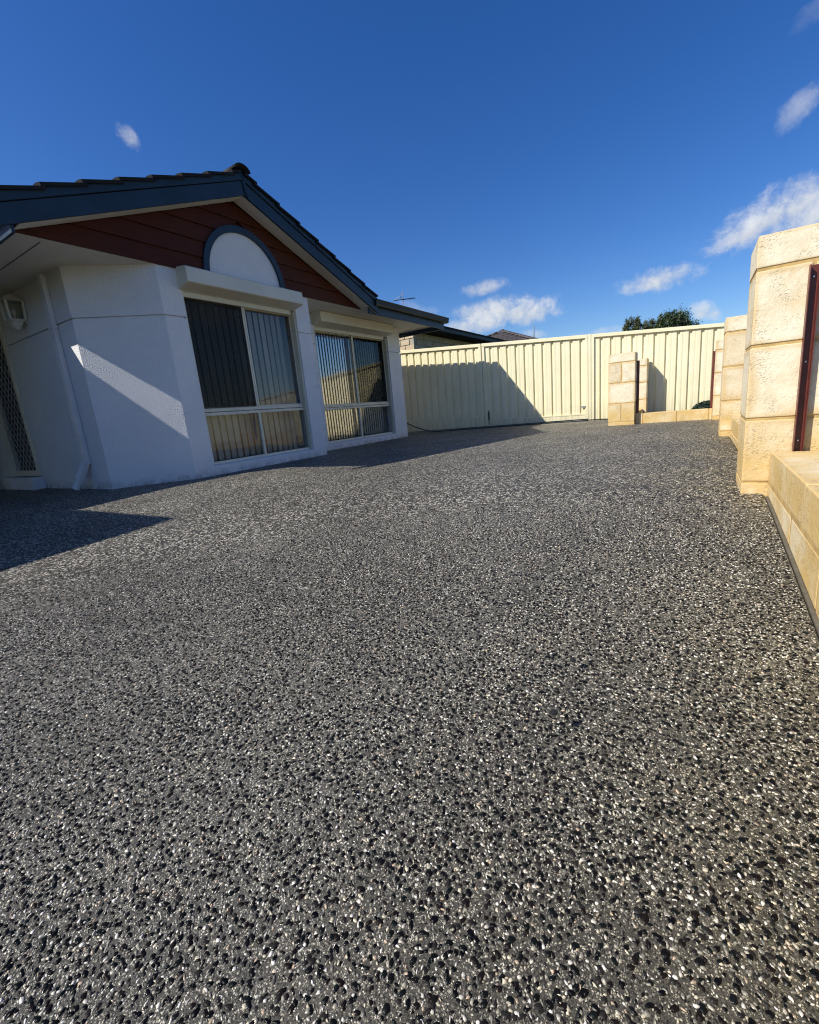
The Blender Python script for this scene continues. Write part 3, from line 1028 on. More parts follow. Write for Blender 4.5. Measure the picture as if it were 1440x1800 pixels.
# --- windows
def window(xw, ya, yb, z0, z1, zr, blind, label):
    """frame in plane xw, opening ya..yb; sliding sashes above a fixed rail"""
    wn = empty('window', (xw, (ya + yb) / 2, z0), house)
    wn['label'] = label
    ym = (ya + yb) / 2
    d0, d1 = xw - .05, xw
    f = .038
    cm = M['cream_metal']
    # the jambs, head and sill of the frame
    obj('frame', MB().box(d0, d1 + .012, ya, ya + f, z0, z1).box(d0, d1 + .012, yb - f, yb, z0, z1)
        .box(d0, d1 + .010, ya + f, yb - f, z0, z0 + f).box(d0, d1 + .010, ya + f, yb - f, z1 - f, z1)
        .box(d0, d1 + .004, ya + f, yb - f, zr - .045, zr - .005).box(d0 + .004, d1 - .004, ya + f, yb - f, zr + .003, zr + .045)
        .box(d0, d1 - .002, ym - .022, ym + .022, z0 + f, zr - .045), cm, wn, bevel=.002, seg=1)
    obj('meeting_stile', MB().box(xw - .011, xw + .001, ym - .030, ym - .004, zr + .046, z1 - f).box(xw - .011, xw - .002, ym + .004, ym + .026, zr + .046, z1 - f), cm, wn, bevel=.0015, seg=1)
    # sashes of the upper sliding lights, one behind the other
    for s, a, b_ in ((0, ya + f, ym + .03), (1, ym - .03, yb - f)):
        xo = xw - .012 - s * .022
        e = .026
        obj('sash', MB().box(xo - .016, xo, a, a + e, zr + .045, z1 - f).box(xo - .016, xo, b_ - e, b_, zr + .045, z1 - f)
            .box(xo - .015, xo - .001, a + e, b_ - e, zr + .045, zr + .062).box(xo - .015, xo - .001, a + e, b_ - e, z1 - f - .02, z1 - f), cm, wn, bevel=.0015, seg=1)
        g = M['glass'] if blind == 'fabric' else (M['glass_dim'] if s else M['glass_soft'])
        obj('pane', MB().box(xo - .0105, xo - .0065, a + e, b_ - e, zr + .06, z1 - f - .018), g, wn)
    for a, b_ in ((ya + f, ym - .022), (ym + .022, yb - f)):
        obj('pane', MB().box(xw - .027, xw - .023, a, b_, z0 + f, zr - .045), M['glass'] if blind == 'fabric' else M['glass_soft'], wn)
    # vertical blind inside
    if blind == 'fabric':
        n_ = 16; pit = (yb - .18 - ya) / n_
        for k in range(n_):
            yc = ya + .02 + pit * (k + .5)
            a = math.radians(-7 + random.uniform(-3, 3))
            obj('blind_slat', MB().obox((xw - .13, yc, (z0 + z1) / 2 - .01), (.0006 * math.cos(a), -.0006 * math.sin(a), 0), (math.sin(a) * .045, math.cos(a) * .045, 0), (0, 0, (z1 - z0) / 2 - .05)), M['fabric'], wn)
        obj('fly_screen', MB().box(xw - .0045, xw - .003, ya + f + .004, ym - .032, zr + .048, z1 - f - .002), M['fly'], wn)
        obj('sticker', MB().box(xw - .040, xw - .0385, yb - f - .095, yb - f - .03, zr + .075, zr + .135), M['sticker'], wn)
    else:
        n_ = 27; pit = (yb - .22 - ya) / n_
        for k in range(n_):
            yc = ya + .03 + pit * (k + .5)
            a = math.radians(random.uniform(-.4, .4))
            obj('blind_slat', MB().obox((xw - .10, yc, (z0 + z1) / 2), (.0006, 0, 0), (math.sin(a) * pit * .27, math.cos(a) * pit * .27, 0), (0, 0, (z1 - z0) / 2 - .05)), M['slat'], wn)
    obj('headrail', MB().box(xw - .13, xw - .09, ya + .02, yb - .02, z1 - .05, z1 - .01), M['box_metal'], wn)
    return wn


M['sticker'] = simple('blue_sticker', (0.03, 0.035, 0.12), 0.4, 0.5, 60)
window(-5.285, 3.50, 5.36, .105, 2.19, .775, 'fabric', 'near window with pale vertical blinds and dark left pane')
window(-5.925, 6.40, 8.72, .10, 2.185, .765, 'gloss', 'far window with dark gaps between shiny narrow slats')


# --- roller shutter boxes with their guides
def shutter(xw, xf, ya, yb, lab):
    s = empty('roller_shutter', (xf, (ya + yb) / 2, 2.3), house)
    s['label'] = lab
    prof = [(xw - .002, 2.435), (xf - .01, 2.412), (xf, 2.40), (xf, 2.248), (xf - .012, 2.238), (xw - .002, 2.195)]
    obj('shutter_box', MB().prism([(x, ya, z) for x, z in prof], (0, yb - ya, 0)), M['box_metal'], s, bevel=.003, seg=2)
    for y in (ya - .004, yb - .004):
        obj('end_cap', MB().prism([(x + (.002 if i in (1, 2, 3, 4) else 0), y, z) for i, (x, z) in enumerate(prof)], (0, .008, 0)), M['cream_metal'], s)
    obj('bottom_bar', MB().box(xw - .062, xw - .04, ya + .05, yb - .05, 2.135, 2.205), M['cream_metal'], s, bevel=.002, seg=1)
    for y in (ya + .03, yb - .06):
        obj('screw', MB().lathe([(.008, 0), (.008, .004), (.003, .006)], (0, 0, 0), 8), M['dark_rubber'], s).location = Vector((xw - .04, y + .02, 2.17)) - WLOC[s.name]
    return s


shutter(FX, -5.0, 3.475, 5.31, 'roller shutter box under the half-round panel')
shutter(BX, -5.62, 6.36, 8.65, 'roller shutter box under the level eave')
for xw, y0_, y1_ in ((-5.27, 3.512, 3.534), (-5.27, 5.31, 5.333), (-5.91, 6.387, 6.41), (-5.91, 8.665, 8.688)):
    obj('shutter_guide', MB().box(xw - .002, xw + .045, y0_, y1_, .118, 2.19), M['cream_metal'], house, bevel=.002, seg=1)

# --- security door, left edge of the photograph
dr = empty('security_door', (-8.29, 2.56, .1), house)
obj('frame', MB().box(-8.76, -8.69, 2.535, 2.60, .14, 2.13).box(-7.90, -7.82, 2.535, 2.60, .14, 2.13).box(-8.69, -7.90, 2.535, 2.60, 2.05, 2.13).box(-8.69, -7.90, 2.535, 2.60, .14, .22), M['cream_metal'], dr, bevel=.004)
mb = MB()
gx0, gx1, gz0, gz1 = -8.69, -7.90, .22, 2.05
def clipseg(x0, z0, dx, dz):
    ts = []
    t0, t1 = -1e9, 1e9
    for p0, d_, lo, hi in ((x0, dx, gx0, gx1), (z0, dz, gz0, gz1)):
        a, b_ = (lo - p0) / d_, (hi - p0) / d_
        t0, t1 = max(t0, min(a, b_)), min(t1, max(a, b_))
    return (t0, t1) if t1 - t0 > .01 else None
for sgn, yo in ((1, 2.550), (-1, 2.556)):
    for k in range(-40, 60):
        x_ = gx0 + k * .125
        r_ = clipseg(x_, gz0, 1.0 * sgn, 1.25)
        if r_:
            a = Vector((x_ + r_[0] * sgn, yo, gz0 + r_[0] * 1.25)); b_ = Vector((x_ + r_[1] * sgn, yo, gz0 + r_[1] * 1.25))
            dvec = (b_ - a) / 2; nn_ = Vector((dvec.z, 0, -dvec.x)).normalized() * .0034
            mb.obox((a + b_) / 2, dvec, (0, .0028, 0), nn_)
obj('diamond_grille', mb, M['grille'], dr)
obj('door_panel', MB().box(-8.69, -7.90, 2.61, 2.65, .14, 2.13), M['dark_room'], dr)
obj('door_step', MB().box(-8.9, -7.79, 2.42, 2.559, -.12, .13), M['concrete'], house, bevel=.006)

# --- downpipe with a kicked-out shoe
dp = empty('downpipe', (-6.28, 2.51, 0), house)
obj('pipe', MB().box(-6.33, -6.23, 2.505, 2.556, .28, 2.42), M['pvc'], dp, bevel=.008)
obj('bracket', MB().box(-6.342, -6.218, 2.50, 2.557, .62, .645).box(-6.342, -6.218, 2.50, 2.557, 1.84, 1.865), M['pvc'], dp, bevel=.002, seg=1)
sh0, sh1 = Vector((-6.28, 2.53, .33)), Vector((-6.37, 2.43, .085))
ax = (sh1 - sh0)
wv = Vector((.88, -.1, -.3)); wv = (wv - ax * wv.dot(ax) / ax.length_squared).normalized()
tv = ax.cross(wv).normalized()
obj('shoe', MB().obox((sh0 + sh1) / 2, ax / 2, wv * .054, tv * .03), M['pvc'], dp, bevel=.008)
obj('outlet', MB().tube([sh1 - ax * .05, sh1 + ax * .36], .043, 14), M['pvc'], dp)

# ------------------------------------------------------------------ wall lantern
lt = tag(empty('wall_lantern', (-7.05, 2.46, 1.98)), 'cream box lantern fixed to the shaded wall beside the porch door', 'lamp')
lc = Vector((-7.03, 2.455, 0))
def ring(hw_, z): return [(lc.x - hw_, lc.y - hw_, z), (lc.x + hw_, lc.y - hw_, z), (lc.x + hw_, lc.y + hw_, z), (lc.x - hw_, lc.y + hw_, z)]
obj('top_cap', MB().hexa(ring(.095, 2.27) + ring(.05, 2.335)).hexa(ring(.03, 2.336) + ring(.02, 2.36)), M['lamp_white'], lt, bevel=.004)
obj('base', MB().hexa(ring(.06, 2.035) + ring(.085, 2.065)).hexa(ring(.035, 1.99) + ring(.055, 2.034)).hexa(ring(.02, 1.955) + ring(.034, 1.989)), M['lamp_white'], lt, bevel=.004)
for sx in (-1, 1):
    for sy in (-1, 1):
        a = Vector((lc.x + sx * .075, lc.y + sy * .075, 2.066)); b_ = Vector((lc.x + sx * .085, lc.y + sy * .085, 2.269))
        obj('corner_post', MB().obox((a + b_) / 2, (.012, 0, 0), (0, .012, 0), (b_ - a) / 2), M['lamp_white'], lt)
obj('glass', MB().hexa(ring(.066, 2.07) + ring(.074, 2.265)), M['glass'], lt)
obj('bulb', MB().lathe([(.012, 0), (.014, .04), (.028, .075), (.03, .1), (.018, .125), (.004, .132)], (lc.x, lc.y, 2.07), 14), M['lamp_white'], lt, smooth=True)
obj('bracket', MB().box(lc.x - .05, lc.x + .05, 2.54, 2.559, 2.03, 2.25).box(lc.x - .02, lc.x + .02, lc.y + .086, 2.54, 2.10, 2.14), M['lamp_white'], lt, bevel=.003)

# ------------------------------------------------------------------ steel fence and gates
UD = Vector((1, .08, 0)).normalized(); ND = Vector((.08, -1, 0)).normalized()      # along, and towards the camera


def ftop(x):
    return 1.7085 - 0.0672 * x


def fp_(x, off, z):
    return Vector((x, fence_y(x), z)) + ND * off


PITCH = 0.2075


def steel_sheet(name, xa, xb, zb, parent, x_ref=-6.586):
    """one profiled sheet between xa and xb; recessed pans repeat from x_ref"""
    xs = []
    k0 = math.floor((xa - x_ref) / PITCH) - 1
    prof = [(-.046, 0), (-.034, -.034), (.012, -.034), (.022, 0), (.064, 0), (.074, -.0022), (.090, -.0022), (.100, 0)]
    pts = []
    for k in range(k0, k0 + int((xb - xa) / PITCH) + 4):
        for dx, off in prof:
            pts.append((x_ref + k * PITCH + dx, off))
    pts = [q for q in pts if xa < q[0] < xb]
    pts = [(xa, pts[0][1])] + pts + [(xb, pts[-1][1])]
    mb = MB()
    for th in (0.0, -.004):
        for x, off in pts:
            z1 = ftop(x) - .03
            mb.v.append(tuple(fp_(x, off + th, zb(x)))); mb.v.append(tuple(fp_(x, off + th, z1)))
    n_ = len(pts)
    for i in range(n_ - 1):
        mb.f.append((2 * i, 2 * i + 2, 2 * i + 3, 2 * i + 1))
        o = 2 * n_
        mb.f.append((o + 2 * i + 2, o + 2 * i, o + 2 * i + 1, o + 2 * i + 3))
        mb.f.append((2 * i + 2, 2 * i, o + 2 * i, o + 2 * i + 2)); mb.f.append((2 * i + 1, 2 * i + 3, o + 2 * i + 3, o + 2 * i + 1))
    return obj(name, mb, M['fence'], parent)


def frail(name, xa, xb, zlo, zhi, o0, o1, parent, material=None, bevel=.004):
    p = [fp_(xa, o0, zlo(xa)), fp_(xb, o0, zlo(xb)), fp_(xb, o1, zlo(xb)), fp_(xa, o1, zlo(xa)),
         fp_(xa, o0, zhi(xa)), fp_(xb, o0, zhi(xb)), fp_(xb, o1, zhi(xb)), fp_(xa, o1, zhi(xa))]
    return obj(name, MB().hexa(p), material or M['fence'], parent, bevel=bevel)


def zbase(x):
    return float(zg(x, 10.5))


def gate(xa, xb, label, zr0, zr1):
    """zr0, zr1: top of the bottom rail at each end"""
    g = tag(empty('gate', (xa, fence_y(xa), 0)), label, 'gate')
    lo = lambda x: zbase(x) + .035
    rt = lambda x: zr0 + (zr1 - zr0) * (x - xa) / (xb - xa)
    frail('bottom_rail', xa + .061, xb - .061, lo, rt, -.03, .026, g)
    frail('bottom_rail', xa + .061, xb - .061, rt, lambda x: rt(x) + .028, -.034, .032, g, bevel=.002)
    frail('top_rail', xa, xb, lambda x: ftop(x) - .075, ftop, -.036, .036, g)
    frail('stile', xa, xa + .06, lo, lambda x: ftop(x) - .077, -.032, .030, g)
    frail('stile', xb - .06, xb, lo, lambda x: ftop(x) - .077, -.032, .030, g)
    x = xa + .062
    while x < xb - .07:
        x2 = min(x + 4 * PITCH, xb - .062)
        if x2 - x > .03:
            steel_sheet('steel_sheet', x + .001, x2 - .001, lambda q: rt(q) + .02, g)
        x = x2
    return g


g1 = gate(-7.12, -4.545, 'cream ribbed gate leaf next to the house corner, mostly in shade', .35, .235)
g2 = gate(-4.52, -2.095, 'cream ribbed gate leaf with sunlit half, between two posts', .145, .115)
# drop bolt on the meeting stile
obj('drop_bolt', MB().tube([fp_(-4.42, .045, .05), fp_(-4.42, .045, .40)], .010, 8).obox(fp_(-4.42, .038, .26), UD * .016, ND * .006, (0, 0, .10)), M['dark_rubber'], g2)
obj('latch_plate', MB().obox(fp_(-2.2, .036, .30), UD * .05, ND * .006, (0, 0, .016)), M['aluminium'], g2)

fn = tag(empty('fence', (-1.97, fence_y(-1.97), 0)), 'tall cream ribbed steel fence right of the gates behind the limestone pillars', 'fence')
frail('post', -2.085, -2.03, lambda x: -.1, lambda x: ftop(x) + .004, -.04, .04, fn)
frail('post', -2.022, -1.965, lambda x: -.1, lambda x: ftop(x) - .004, -.032, .032, fn)
for xp in (0.45, 2.9, 5.3):
    frail('post', xp, xp + .06, lambda x: -.1, lambda x: ftop(x) - .08, -.034, .03, fn)
for xa, xb in ((-1.963, .449), (.511, 2.899), (2.961, 5.299), (5.361, 8.0)):
    frail('top_rail', xa, xb, lambda x: ftop(x) - .07, ftop, -.034, .034, fn)
    x = xa
    while x < xb - .05:
        x2 = min(x + 4 * PITCH, xb)
        steel_sheet('steel_sheet', x + .001, x2 - .001, lambda q: -.12, fn)
        x = x2

# ------------------------------------------------------------------ limestone pillars and low walls
CZS = [(-.40, .045), (.055, .355), (.367, .695), (.707, 1.028), (1.04, 1.178)]


def block(mb_args, parent, bv=.009):
    o = obj('limestone_block', MB().box(*mb_args), M['lime'], parent, bevel=bv, seg=3)
    # uneven faces
    me = o.data
    return o


def pillar(x0, x1, y0, y1, label, split=True, top=1.178, courses=None):
    t_ = tag(empty('limestone_pillar', ((x0 + x1) / 2, (y0 + y1) / 2, 0)), label, 'pillar', 'limestone pillars')
    cs = courses or CZS
    obj('mortar', MB().box(x0 + .004, x1 - .004, y0 + .004, y1 - .004, cs[0][0], cs[-1][1] - .02), M['mortar'], t_)
    for i, (a, b_) in enumerate(cs):
        j = lambda: random.uniform(-.002, .002)
        if i == 0:
            block((x0 + .001, x1 - .001, y0 - .004, y1 + .004, a, b_), t_, .006)
        elif split and i % 2 == 1:
            xm = (x0 + x1) / 2
            block((x0 + j(), xm - .005, y0 + j(), y1 + j(), a, b_), t_)
            block((xm + .005, x1 + j(), y0 + j(), y1 + j(), a, b_), t_)
        else:
            block((x0 + j(), x1 + j(), y0 + j(), y1 + j(), a, b_), t_)
    return t_


def channel(name_parent, p, along, out, h0, h1, wid=.036, dep=.036):
    """C section standing at p: 'along' across its back, 'out' the way it opens"""
    p = Vector(p); a = Vector(along); o_ = Vector(out)
    zc, hz = (h0 + h1) / 2, (h1 - h0) / 2
    mb = MB()
    c = Vector((p.x, p.y, zc))
    mb.obox(c + o_ * .0015, a * (wid / 2), o_ * .0015, (0, 0, hz))
    for s in (-1, 1):
        mb.obox(c + a * (s * (wid / 2 - .0015)) + o_ * (dep / 2 + .0015), a * .0015, o_ * (dep / 2 - .0005), (0, 0, hz))
    ch = obj('steel_channel', mb, M['channel'], name_parent)
    for f in (.06, .5, .94):
        q = c + o_ * .006 + Vector((0, 0, (2 * f - 1) * hz))
        obj('screw', MB().obox(q, a * .0035, o_ * .003, (0, 0, .0035)), M['screw'], ch, bevel=.0015)
    return ch


P1 = pillar(.205, .615, 2.77, 3.12, 'nearest limestone pillar, tallest in view, with red steel channel')
channel(P1, (.409, 2.7695, 0), (1, 0, 0), (0, -1, 0), .205, 1.012, .037, .036)
channel(P1, (.409, 3.1205, 0), (1, 0, 0), (0, 1, 0), .205, 1.012)
P2 = pillar(.213, .623, 5.78, 6.13, 'limestone pillar just behind the nearest pillar, half hidden by it')
channel(P2, (.418, 5.7795, 0), (1, 0, 0), (0, -1, 0), .205, 1.012)
P3 = pillar(.211, .621, 8.55, 8.90, 'limestone pillar standing at the right end of the far low wall')
channel(P3, (.2105, 8.80, 0), (0, 1, 0), (-1, 0, 0), .175, 1.04, .04, .03)
P4 = pillar(-1.30, -.886, 8.58, 8.93, 'broad limestone pillar at the left end of the far low wall, before the fence')
channel(P4, (-.8855, 8.80, 0), (0, 1, 0), (1, 0, 0), .175, 1.04, .04, .04)
P5 = pillar(-1.30, -.888, 10.74, 11.085, 'narrow-looking limestone pillar close to the fence, behind the broad pillar')
channel(P5, (-1.095, 10.7395, 0), (1, 0, 0), (0, -1, 0), .175, 1.03)


def low_wall(label, runs, mort, loc):
    t_ = tag(empty('low_wall', loc), label, 'wall', 'low limestone walls')
    obj('mortar', MB().box(*mort), M['mortar'], t_)
    for r in runs:
        j = lambda: random.uniform(-.0015, .0015)
        block((r[0] + j(), r[1] + j(), r[2], r[3], r[4], r[5] + j()), t_, .008)
    return t_


runs = []
yt = [2.762, 1.885]
while yt[-1] > -3.5: yt.append(yt[-1] - .49 * (1 if len(yt) % 3 else 2))
for a, b_ in zip(yt[:-1], yt[1:]): runs.append((.310, .560, b_ + .008, a - .008, .058, .205))
yl = [2.762, 2.085]
while yl[-1] > -3.5: yl.append(yl[-1] - .49)
for a, b_ in zip(yl[:-1], yl[1:]): runs.append((.310, .560, b_ + .008, a - .008, -.36, .042))
low_wall('low limestone garden wall in the right foreground, stained ochre', runs, (.3125, .554, -3.9, 2.766, -.5, .19), (.43, .5, 0))
runs = [(.310, .56, 3.13, 3.75, .056, .20), (.310, .56, 3.762, 4.75, .056, .20), (.310, .56, 4.762, 5.77, .056, .20),
        (.310, .56, 3.13, 4.25, -.3, .044), (.310, .56, 4.262, 5.25, -.3, .044), (.310, .56, 5.262, 5.77, -.3, .044)]
low_wall('short low limestone wall showing between the nearest pillar and the next', runs, (.316, .554, 3.126, 5.774, -.35, .185), (.43, 4.4, 0))
runs = [(.310, .56, 6.14, 7.3, -.3, .20), (.310, .56, 7.312, 8.54, -.3, .20)]
low_wall('low limestone wall hidden behind the second pillar', runs, (.316, .554, 6.136, 8.546, -.35, .185), (.43, 7.3, 0))
runs = [(-.884, -.775, 8.70, 8.925, -.3, .165), (-.763, -.275, 8.70, 8.925, -.3, .166), (-.263, .165, 8.70, 8.925, -.3, .165), (.175, .208, 8.70, 8.925, -.3, .165)]
low_wall('far low limestone wall joining two pillars, one course high', runs, (-.885, .21, 8.706, 8.919, -.35, .15), (-.33, 8.74, 0))
runs = [(-1.2, -.95, 8.94, 9.6, -.3, .165), (-1.2, -.95, 9.612, 10.73, -.3, .165)]
low_wall('low limestone wall running to the fence, seen in the gap beside the broad pillar', runs, (-1.194, -.956, 8.935, 10.735, -.35, .15), (-1.07, 9.6, 0))


# ------------------------------------------------------------------ foliage
def leaves(name, cen, material, parent, attr, ln, wd, updir, nrm_bias=0.0):
    """cen: n x 3 positions; each gets a small pointed blade of two triangles"""
    n_ = len(cen)
    d = rng.normal(0, 1, (n_, 3)); d /= np.linalg.norm(d, axis=1)[:, None]
    d = d + updir; d /= np.linalg.norm(d, axis=1)[:, None]
    s_ = np.cross(d, rng.normal(0, 1, (n_, 3))); s_ /= np.linalg.norm(s_, axis=1)[:, None]
    L = rng.uniform(.6, 1.3, (n_, 1)) * ln; Wd = rng.uniform(.7, 1.2, (n_, 1)) * wd
    V = np.stack([cen - d * L * .5, cen + s_ * Wd * .5, cen + d * L * .5, cen - s_ * Wd * .5], 1).reshape(-1, 3) - np.array(WLOC[parent.name])
    F = np.arange(n_ * 4).reshape(-1, 4)
    me = bpy.data.meshes.new(name)
    me.from_pydata(V.tolist(), [], F.tolist())
    me.materials.append(material)
    at = me.attributes.new('leaf', 'FLOAT', 'POINT')
    at.data.foreach_set('value', np.repeat(np.clip(attr, 0, 1), 4).astype(np.float32))
    o = bpy.data.objects.new(name, me)
    _link(o, parent, WLOC[parent.name])
    return o


def bushy_tree(loc, lobes, n_, label, material, ln=.15, wd=.032, spikes=True):
    tr = tag(empty('tree', loc), label, 'tree', 'trees beyond the fence')
    L = Vector(loc)
    top = max(c[2] + r for c, r in [(l[0], l[1]) for l in lobes])
    obj('trunk', MB().tube([L + Vector((0, 0, -.1)), L + Vector((.05, 0, .9)), L + Vector((-.03, .05, 2.0)), L + Vector((.02, 0, top * .8))], [.14, .11, .08, .02], 8), M['bark'], tr, smooth=True)
    mb = MB()
    for k, (c, r) in enumerate(lobes):
        e = L + Vector(c)
        mb.tube([L + Vector((0, 0, .8 + .1 * k)), L.lerp(e, .55) + Vector((0, 0, .4)), e], [.05, .035, .012], 6)
    obj('limb', mb, M['bark'], tr, smooth=True)
    P, A = [], []
    tot = sum(r ** 2 for _, r in lobes)
    for c, r in lobes:
        m_ = int(n_ * r ** 2 / tot)
        # twigs pushed out of the lobe, leaves clustered about them
        k = max(m_ // 26, 4)
        d = rng.normal(0, 1, (k, 3)); d /= np.linalg.norm(d, axis=1)[:, None]
        rad_ = r * rng.uniform(.45, 1.0, (k, 1)) ** .6
        tw = np.array(L) + np.array(c) + d * rad_ * np.array([1, 1, 1.05])
        if spikes:
            tw[:, 2] += np.abs(rng.normal(0, .10, k)) * (d[:, 2] > 0.2)
        idx = rng.integers(0, k, m_)
        pts = tw[idx] + rng.normal(0, r * .13, (m_, 3)) * np.array([.8, .8, 1.3])
        tone_ = rng.uniform(.1, .9, k)[idx] * .6 + rng.uniform(0, .4, m_)
        P.append(pts); A.append(tone_)
    leaves('crown', np.concatenate(P), material, tr, np.concatenate(A), ln, wd, np.array([0, 0, .9]))
    return tr


bushy_tree((-1.25, 24.0, -.14), [((.25, 0, 3.05), .72), ((-.45, .1, 2.7), .62), ((.75, .1, 2.75), .55), ((.1, .1, 1.9), 1.0), ((1.05, 0, 2.35), .42), ((0, -.1, 3.35), .42)], 24000,
           'dark bushy tree showing above the fence, the larger crown', M['leaf'])
bushy_tree((-2.55, 24.2, 0), [((-.1, 0, 3.38), .38), ((.22, .1, 3.05), .42), ((-.3, .1, 2.85), .45), ((.62, 0, 2.98), .40), ((.95, 0, 2.95), .36), ((0, 0, 2.0), .9)], 16000,
           'smaller olive-dark tree left of the larger crown above the fence', M['leaf2'])

sb = tag(empty('shrub', (.14, 9.75, 0)), 'low rounded dark green shrub behind the far low wall', 'shrub')
nS = 2600
d = rng.normal(0, 1, (nS, 3)); d /= np.linalg.norm(d, axis=1)[:, None]; d[:, 2] = np.abs(d[:, 2])
pts = np.array([.16, 9.75, 0.02]) + d * np.array([.27, .27, .245]) * rng.uniform(.86, 1.0, (nS, 1))
leaves('foliage', pts, M['shrub'], sb, rng.uniform(0, 1, nS), .045, .022, np.array([0, 0, .4]))
obj('stem', MB().lathe([(.23, 0), (.245, .08), (.20, .17), (.11, .22), (.02, .235)], (.16, 9.75, 0.0), 16), M['shrub'], sb, smooth=True)

# ------------------------------------------------------------------ neighbours beyond the fence
nb = tag(empty('brick_house', (-9.5, 16, 0)), 'cream brick house with dark eave rising behind the left gate leaf', 'house')
NX, NY, NZ = -7.15, 12.05, 2.83
obj('wall', MB().box(-12.5, NX - .014, NY + .014, 20.0, -.1, NZ), M['brick_mortar'], nb)
bl, bh = .31, .162
bmesh_side = MB().box(-.006, .014, 0, bl - .010, 0, bh - .012)
me_side = obj('brick', bmesh_side, M['brick'], nb, bevel=.004, seg=1, loc=(0, 0, 0)).data
bpy.data.objects.remove(bpy.data.objects['brick'])
rowz = [2.83 - .172 * (k + 1) for k in range(6)]
for r_, zz in enumerate(rowz):
    for k in range(24):
        y = NY + .012 + k * .318 + (0.159 if r_ % 2 else 0)
        inst('brick', me_side, nb, Matrix.Translation((NX - .008, y + random.uniform(-.002, .002), zz)))
    for k in range(5):
        xb_ = NX - .006 - k * .318 - (0.159 if r_ % 2 else 0)
        inst('brick', me_side, nb, frame4((0, -1, 0), (-1, 0, 0), (0, 0, -1), (xb_, NY + .008, zz + bh)))
obj('wall', MB().box(-12.5, NX, NY, 20.0, -.1, rowz[-1] - .01), M['brick'], nb)
obj('soffit', MB().box(-12.6, -6.62, NY - .02, 20.4, 2.835, 2.85), M['tile'], nb)
obj('fascia', MB().box(-6.62, -6.59, NY - .04, 20.4, 2.83, 2.97).box(-12.6, -6.62, NY - .06, NY - .03, 2.83, 2.97), M['gutter'], nb)
obj('roof', MB().add([(-6.56, NY - .08, 2.98), (-6.56, 20.4, 2.98), (-12.7, 20.4, 2.98), (-12.7, NY - .08, 2.98), (-9.63, NY + 2.6, 4.1), (-9.63, 17.3, 4.1), (-6.56, NY - .08, 2.94), (-6.56, 20.4, 2.94), (-12.7, 20.4, 2.94), (-12.7, NY - .08, 2.94)],
                     [(0, 1, 5, 4), (1, 2, 5), (2, 3, 4, 5), (3, 0, 4), (6, 9, 8, 7), (0, 6, 7, 1), (1, 7, 8, 2), (2, 8, 9, 3), (3, 9, 6, 0)]), M['tile'], nb)

th = tag(empty('tiled_house', (-8.8, 26, 0)), 'far house with grey-brown hipped tile roof just above the fence', 'house')
ap = (-8.8, 24.0, 4.22)
e0 = 2.55
obj('wall', MB().box(-12.3, -5.3, 20.9, 32, -.1, e0), M['brick'], th)
obj('roof', MB().add([(-12.9, 20.0, e0), (-4.7, 20.0, e0), (-4.7, 34, e0), (-12.9, 34, e0), ap, (-8.8, 30, 4.22)],
                     [(0, 1, 4), (1, 2, 5, 4), (2, 3, 5), (3, 0, 4, 5), (3, 2, 1, 0)]), M['tile2'], th)
psl = (4.22 - e0) / 4.0
rw = 0
tm = MB()
slo = Vector((0, 4.0, 4.22 - e0)).normalized()
for rw in range(13):
    y = 20.0 + rw * .315
    z_ = e0 + (y - 20.0) * psl
    hw_ = 4.1 * (1 - (y + .15 - 20.0) / 4.0)
    k = 0
    x_ = -8.8 - hw_ + .1
    while x_ < -8.8 + hw_ - .1:
        m4 = tile_matrix((x_, y, z_ + .01), slo, (1, 0, 0))
        tm.add([m4 @ Vector(v) for v in TV], TF)
        x_ += .33
rt_ = obj('roof_tiles', tm, M['tile2'], th); rt_['kind'] = 'stuff'
CAP2 = CAP.copy(); CAP2.materials.clear(); CAP2.materials.append(M['tile2'])
for sx in (-1, 1):
    hd2 = Vector((-sx * 4.1, 4.0, 4.22 - e0)).normalized()
    side = Vector((0, 0, 1)).cross(hd2).normalized()
    for k in range(16):
        inst('ridge_cap', CAP2, th, frame4(hd2 + Vector((0, 0, .03)), side, hd2.cross(side), Vector((-8.8 + sx * 4.1, 20.0, e0 + .02)) + hd2 * (k * .375)))
# thin mast on its right slope
ms = tag(empty('mast', (-6.9, 23.2, 3.3)), 'thin grey pole standing on the far tiled roof', 'pole')
obj('pole', MB().tube([(-6.9, 23.2, 3.2), (-6.9, 23.2, 4.12)], .028, 8), M['aluminium'], ms)
obj('collar', MB().lathe([(.07, 0), (.06, .05), (.032, .10)], (-6.9, 23.2, 3.30), 12), M['aluminium'], ms)

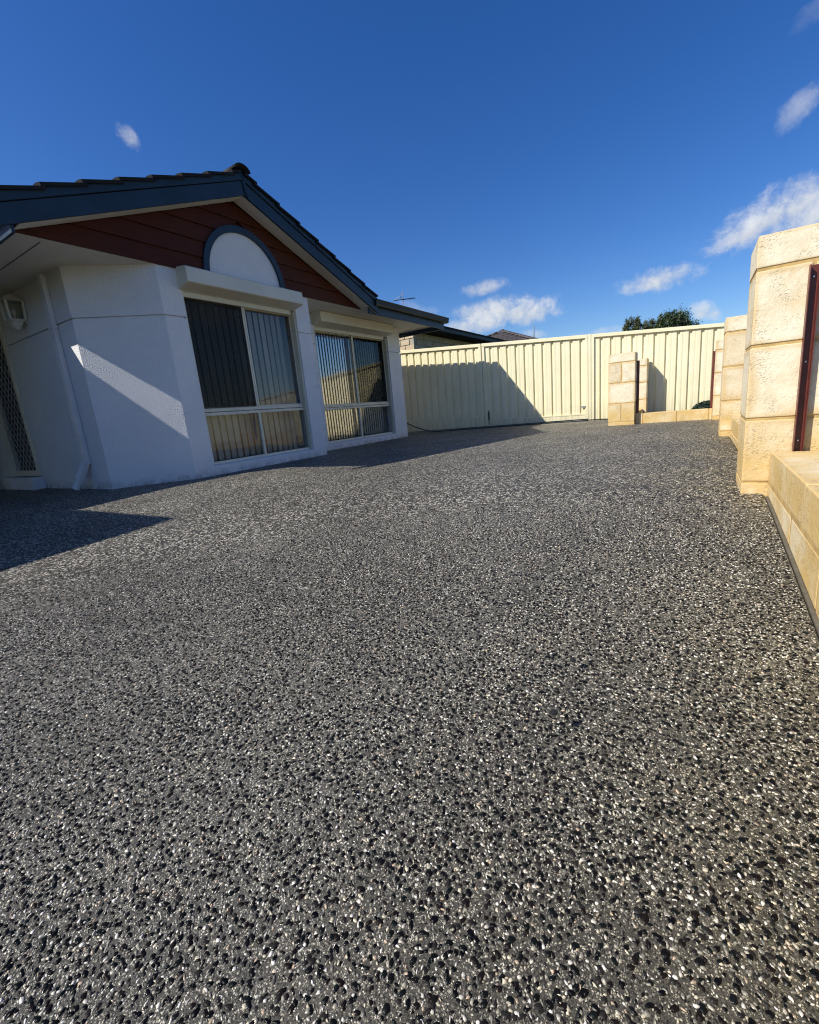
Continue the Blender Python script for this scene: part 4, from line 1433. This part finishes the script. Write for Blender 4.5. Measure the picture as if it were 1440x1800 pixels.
# television aerial seen over the tile edge
an = tag(empty('aerial', (-8.6, 14.2, 3.2)), 'small television aerial of thin rods seen above the eave', 'aerial')
ac = Vector((-8.62, 14.2, 4.33))
obj('mast', MB().tube([(-8.72, 14.2, 3.2), (-8.72, 14.2, 4.62)], .016, 8), M['aluminium'], an)
bd = Vector((.93, .36, -.02)).normalized(); sd = Vector((.36, -.93, 0)).normalized()
obj('boom', MB().tube([ac - bd * .42, ac + bd * .34], .014, 6), M['dark_rubber'], an)
for k in range(12):
    c_ = ac + bd * (-.08 + k * .037)
    obj('element', MB().tube([c_ - sd * .07, c_ + sd * .07], .0065, 5), M['dark_rubber'], an)
for k, (l_, zz) in enumerate(((.16, .05), (.16, .11), (.13, .18))):
    c_ = ac - bd * .16 + Vector((0, 0, zz))
    obj('reflector', MB().tube([c_ - sd * l_, c_ + sd * l_], .008, 5), M['aluminium'], an)
obj('brace', MB().tube([ac - bd * .42, ac - bd * .1 + Vector((0, 0, .16))], .008, 5), M['aluminium'], an)

# ------------------------------------------------------------------ hose by the house corner and along the gate
def spline(pts, n_=14):
    pts = [Vector(p) for p in pts]; out = []
    for i in range(len(pts) - 1):
        p0, p1, p2, p3 = pts[max(i - 1, 0)], pts[i], pts[i + 1], pts[min(i + 2, len(pts) - 1)]
        for k in range(n_):
            s = k / n_
            out.append(.5 * ((2 * p1) + (p2 - p0) * s + (2 * p0 - 5 * p1 + 4 * p2 - p3) * s * s + (3 * p1 - p0 - 3 * p2 + p3) * s ** 3))
    return out + [pts[-1]]


hz_ = lambda x, y: float(zg(x, y)) + .013
hs = [(-6.15, 9.35, .42), (-6.02, 9.55, .26), (-5.85, 9.85, .10), (-5.6, 10.25, hz_(-5.6, 10.25)), (-5.1, 10.45, hz_(-5, 10.4)), (-4.3, 10.60, hz_(-4.3, 10.6)), (-3.4, 10.62, hz_(-3.4, 10.6)), (-2.6, 10.72, hz_(-2.6, 10.7)), (-2.0, 10.6, hz_(-2, 10.6) + .01), (-1.5, 10.1, .03), (-1.38, 9.2, .012)]
tag(obj('hose', MB().tube(spline(hs), .013, 8), M['hose'], loc=(-5.6, 10.2, 0), smooth=True), 'black hose hanging from the house corner and trailing along the gate foot', 'hose')
hs = [(-6.35, 9.6, hz_(-6.3, 9.6)), (-6.0, 10.05, hz_(-6, 10)), (-5.7, 10.15, hz_(-5.7, 10.1)), (-5.9, 10.3, hz_(-5.9, 10.3)), (-6.3, 10.2, hz_(-6.3, 10.2))]
print('objects', len(bpy.data.objects))
